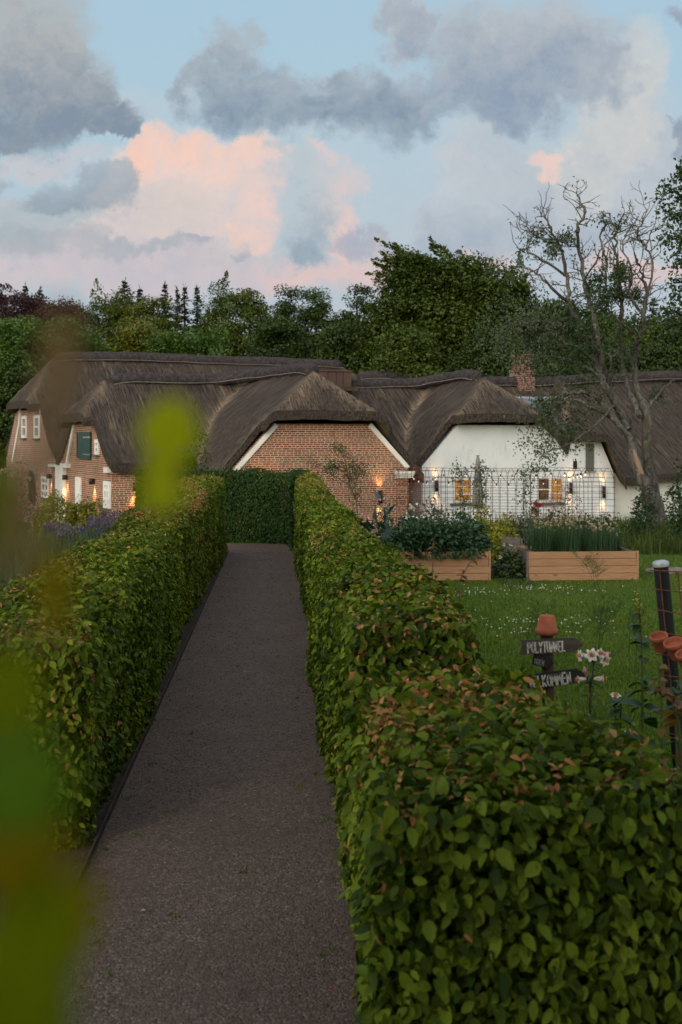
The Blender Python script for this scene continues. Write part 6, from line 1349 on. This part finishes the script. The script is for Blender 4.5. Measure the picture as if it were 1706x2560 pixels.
for k, (u, v, u2, v2, D) in enumerate(((1150, 1450, 1185, 1392, 9.2), (1080, 1420, 1085, 1350, 10.5))):
    r = np.random.default_rng(640 + k); pts = [P(u, v + 60, D), P(u + 2, v, D), P(u2, v2, D)]; base_ = pts[0].copy(); base_[2] = 0; t_ = thing('rusty_shoot', ('red-tinged shoot sticking up from the right hedge before the left raised bed', 'short reddish shoot sticking out of the right hedge top')[k], 'shrub shoot', base_, 'shoots growing out of the right hedge'); ms, ml = MB(), MB(); tube(ms, [base_, pts[0]], .006, 5); leafy_stem(ms, ml, pts, r, 20, .055, .034, .004); ms.build('stem', M_WOODSTEM, t_); ml.build('foliage', M_HR, t_)

# stones lying on the lawn at the right edge
r = np.random.default_rng(650)
for k in range(5):
    c = G(1640 + k * 24, 1432 + (k % 2) * 4); n_ = 40; th = rdir(r, n_); mb = MB(); s_ = np.array((.16, .10, .06)) * r.uniform(.75, 1.2)
    import bmesh
    bm = bmesh.new(); bmesh.ops.create_icosphere(bm, subdivisions=2, radius=1.0); V = np.array([v.co[:] for v in bm.verts]); Fi = np.array([[v.index for v in f.verts] for f in bm.faces]); bm.free()
    V = V * (1 + .18 * vnoise(V * 1.8, 650 + k, 3))[:, None] * s_ + c + (0, 0, .03); mb.add(V, Fi); tag(mb.build('field_stone', simple('field_stone_%d' % k, (0.20, 0.18, 0.15), (0.12, 0.11, 0.095), 9, .9), loc=c), 'flat grey stone in the row lying on the lawn by the right edge', 'stone', 'row of stones on the lawn')

# ------------------------------------------------------------------ shrubs on the right, under the old tree
for k, (u, vt, D, hw, n, lb) in enumerate(((1606, 1208, 28.0, 30, 800, 'leafy sapling shoots at the foot of the old tree'), (1706, 1130, 30.5, 46, 1500, 'tall dark shrub at the right edge behind the old tree'), (1600, 1262, 26.5, 34, 500, 'low bramble left of the old trunk'), (1712, 1235, 26.0, 45, 1100, 'dark low shrub at the right edge below the tall shrub'))):
    c = P(u, vt, D); g = float(gz(0, D)); bush('shrub', lb, 'shrub', (c[0], D, g), hw / F * D, .5, c[2] - g, LEAFC['shrub'], n, .085, 660 + k, group='shrubs under the old tree', airy=.5, stems=16)

# ------------------------------------------------------------------ garden on the left, before the brick gables
for k, (u, vt, D, hw, h, lb) in enumerate(((138, 1244, 30, 62, 0, 'left half of the yellow-green shrubbery before the white door'), (215, 1248, 30.3, 52, 0, 'right half of the yellow-green shrubbery below the corner window'))):
    c = P(u, vt, D); g = float(gz(0, D)); bush('yellow_shrub', lb, 'shrub', (c[0], D, g), hw / F * D, .55, c[2] - g, LC['yellow'], 5200, .06, 680 + k, group='yellow-green shrubs before the brick house', stems=14)
for k, (u, vt, D, hw, kind, lb) in enumerate(((245, 1296, 27.5, 26, 'violet', 'dense violet lavender clump left of the tall hedge block, leftmost'), (285, 1284, 27.8, 30, 'violet', 'tallest violet lavender clump below the corner window'), (330, 1282, 27.6, 26, 'violet', 'violet lavender clump touching the tall hedge block'), (130, 1312, 27.2, 22, 'violet', 'small violet clump in front of the yellow shrubs'),
      (265, 1300, 25.4, 34, 'lilac', 'pale lilac flowering plant in front of the violet lavender'), (320, 1298, 25.2, 30, 'lilac', 'pale lilac flowering plant close behind the left hedge'), (170, 1318, 24.6, 34, 'lilac', 'pale lilac flowers mixed in grass before the yellow shrubs'), (225, 1325, 22.5, 30, 'blue', 'cornflower patch with a few deep blue blooms behind the left hedge'))):
    c = P(u, vt, D); g = float(gz(0, D)); spikes('lavender_clump' if kind == 'violet' else 'flowering_clump', lb, 'flowers', (c[0], D, g), hw / F * D, .3, c[2] - g, 300, .012, LC['silver'] if kind != 'blue' else LC['mid'], 690 + k, FLW[kind], 60 if kind != 'blue' else 12, .03 if kind != 'blue' else .025, 'flower clumps behind the left hedge', .3, .11 if kind == 'violet' else .03)
r = np.random.default_rng(700); N = 9000; y = r.uniform(17, 27.5, N); x = -.265 * y * r.uniform(.55, 1.02, N); ok = x < path_x(y) - 1.25; x, y = x[ok], y[ok]; N = len(x); mb = MB(); blades(mb, x, y, gz(x, y), r.uniform(.15, .48, N), .006 + r.random(N) * .008, r, .4); tag(mb.build('border_grass', grass_mat('dry_grass', [(0.05, 0.075, 0.03), (0.09, 0.11, 0.045), (0.15, 0.13, 0.07)])), kind='stuff')
bush('climbing_rose', 'climbing rose with pale pink blooms on the left gable of the rear house', 'rose', (P(45, 0, 41)[0], 41.0, -.8), .95, .45, P(0, 1155, 41)[2] + .8, LEAFC['shrub'], 1500, .08, 710, FLW['pink'], 34, .09, airy=1, stems=12)
bush('hedge_climber', 'pointed leafy shrub rising behind the tall hedge block, before the thatch', 'shrub', (P(478, 0, 30.5)[0], 30.5, -.45), .52, .45, P(0, 1045, 30.5)[2] + .45, LEAFC['shrub'], 3800, .07, 711, stems=12)

# ------------------------------------------------------------------ young beech shoots right beside the lens
M_TEAL = leaf_mat('green_beech_leaf', [(0.24, 0.40, 0.03), (0.27, 0.43, 0.03)], .55, .5, 3, .2); M_LIME = leaf_mat('lime_leaf', [(0.70, 0.74, 0.02), (0.74, 0.76, 0.025)], .55, .5, 3, .2); M_OLIVE = leaf_mat('olive_beech_leaf', [(0.36, 0.44, 0.004), (0.42, 0.46, 0.005)], .55, .5, 3, .2); M_TAN = leaf_mat('tan_beech_leaf', [(0.58, 0.43, 0.28), (0.50, 0.37, 0.24)], .6, .6, 3, .2); M_AMB = leaf_mat('amber_beech_leaf', [(0.50, 0.38, 0.005), (0.44, 0.38, 0.005)], .55, .5, 3, .2)  # leaf colours range from green and lime to olive, tan and amber
yb = thing('young_beech', 'young beech shoots with big blurred leaves hanging close on the left', 'shrub', (-.30, .55, 0)); ms = MB()
def near_leaf(u, v, D, L, W, ang, tilt, m, up=.25, name='leaf'):
    """leaf centred on photo point, long side L px, turned by ang in the picture, leaning by tilt"""
    D *= .68; c = P(u, v, D); s = D / F; ax = np.array((math.sin(ang), .25 * math.sin(tilt * 3), math.cos(ang))); ax = unit(ax); nrm = unit(np.array((math.sin(tilt) * math.cos(ang), -math.cos(tilt), -math.sin(tilt) * math.sin(ang) + up))); mb = MB()
    c0 = c - ax * L * s / 2; leaves(mb, np.array([c0]), np.array([ax]), np.array([nrm]), np.array([L * s]), np.array([W * s]), 0, .14, 8, .06)
    o = mb.build(name, m, yb, smooth=True); md = o.modifiers.new('sub', 'SUBSURF'); md.levels = md.render_levels = 2; sd = o.modifiers.new('thick', 'SOLIDIFY'); sd.thickness = .0004
    return c0
st = []
for a in ((425, 1075, .62, 200, 175, .15, .3, M_LIME, .75), (405, 1205, .60, 190, 120, .1, .5, M_LIME, .6),
          (150, 900, .42, 380, 95, .03, .4, M_TAN), (125, 1110, .42, 220, 80, .05, .5, M_TAN),
          (0, 1260, .42, 300, 110, -.1, .4, M_OLIVE), (133, 1470, .47, 270, 105, -.1, .5, M_AMB), (50, 1290, .42, 320, 90, .12, .6, M_TAN),
          (20, 1740, .38, 300, 190, .25, .3, M_OLIVE), (50, 1950, .37, 320, 270, -.1, .5, M_TEAL), (50, 2120, .39, 300, 280, .3, .7, M_AMB), (70, 2370, .38, 460, 310, .35, .3, M_OLIVE), (0, 2520, .36, 360, 360, .1, .2, M_OLIVE), (195, 2290, .42, 280, 120, .15, .5, M_AMB), (90, 2545, .40, 260, 240, .7, .2, M_TEAL)):
    st.append(near_leaf(*a))
stem_pts = smooth_path([(-.26, .5, 0), (-.24, .45, .8), P(-260, 2400, .40), P(-160, 1900, .42), P(-60, 1450, .43), P(-10, 1150, .44)], 8); tube(ms, stem_pts, np.linspace(.006, .0012, len(stem_pts)), 6)
for c in st:
    k = np.argmin(np.linalg.norm(stem_pts - c, axis=1)); tube(ms, [stem_pts[k], (stem_pts[k] + c) / 2 + (0, 0, .004), c], .0007, 5)
ms.build('stem', M_WOODSTEM, yb)

# ------------------------------------------------------------------ unseen trees added behind the viewer to darken the near end of the path
for k, (x, y, lb) in enumerate(((-3.6, -4.6, 'unseen bushy tree added behind the viewer, left of the path'), (4.2, -3.6, 'unseen bushy tree added behind the viewer, right of the path'), (0.5, -6.0, 'unseen bushy tree added square behind the start of the path'))):
    r = np.random.default_rng(720 + k); T = thing('added_shade_tree', lb, 'tree', (x, y, 0), 'unseen trees added to shade the start of the path'); R = 2.5
    mb = MB(); crown(mb, [(x, y, 1.9, R, R * .9, 1.8), (x + .3, y, 4.2, R, R, 1.9), (x - .4, y, 5.6, R * .7, R * .7, 1.2)] + ([(-1.8, .8, 6.5, 2.3, 2.6, 1.0)], [(2.4, 1.4, 6.6, 2.4, 2.6, 1.0)], [(.2, 3.0, 6.9, 2.2, 2.2, .9)])[k], 230, 60, .7, .24, r); mb.build('crown', LEAFC['beech'], T); mb = MB(); tube(mb, [(x, y, -.1), (x, y, 3.0), (x + .2, y, 5.6)], [.22, .16, .05], 8); mb.build('trunk', M_BARK, T)  # each crown gets an extra overhead bough, out of view, to block the sky

# ------------------------------------------------------------------ litter and weeds on the gravel
r = np.random.default_rng(800); N = 34; y = 1 / (1 / 5.0 + r.random(N) * (1 / 24 - 1 / 5.0)); e = r.random(N); w = np.where(e < .42, r.beta(1, 7, N), np.where(e < .84, 1 - r.beta(1, 7, N), r.random(N))); x = path_x(y) + (path_r(y) - path_x(y)) * w
pos = np.stack([x, y, gz(x, y) + .014], 1); mb = MB(); L = r.uniform(.02, .04, N); leaves(mb, pos, r.normal(size=(N, 3)) * (1, 1, .12), unit(r.normal(size=(N, 3)) * .3 + (0, 0, 1)), L, L * .55, 0, .25, 8, .3)
tag(mb.build('fallen_leaves', M_HB), kind='stuff')
N = 46; y = 1 / (1 / 5.0 + r.random(N) * (1 / 22 - 1 / 5.0)); w = np.where(r.random(N) < .75, np.where(r.random(N) < .5, r.beta(1, 9, N), 1 - r.beta(1, 9, N)), r.random(N)); x = path_x(y) + (path_r(y) - path_x(y)) * w; k = np.repeat(np.arange(N), 9)
mb = MB(); blades(mb, x[k] + r.normal(0, .016, len(k)), y[k] + r.normal(0, .02, len(k)), np.full(len(k), .008), r.uniform(.012, .035, len(k)), np.full(len(k), .007), r, .9); tag(mb.build('path_weeds', M_GRASS), kind='stuff')
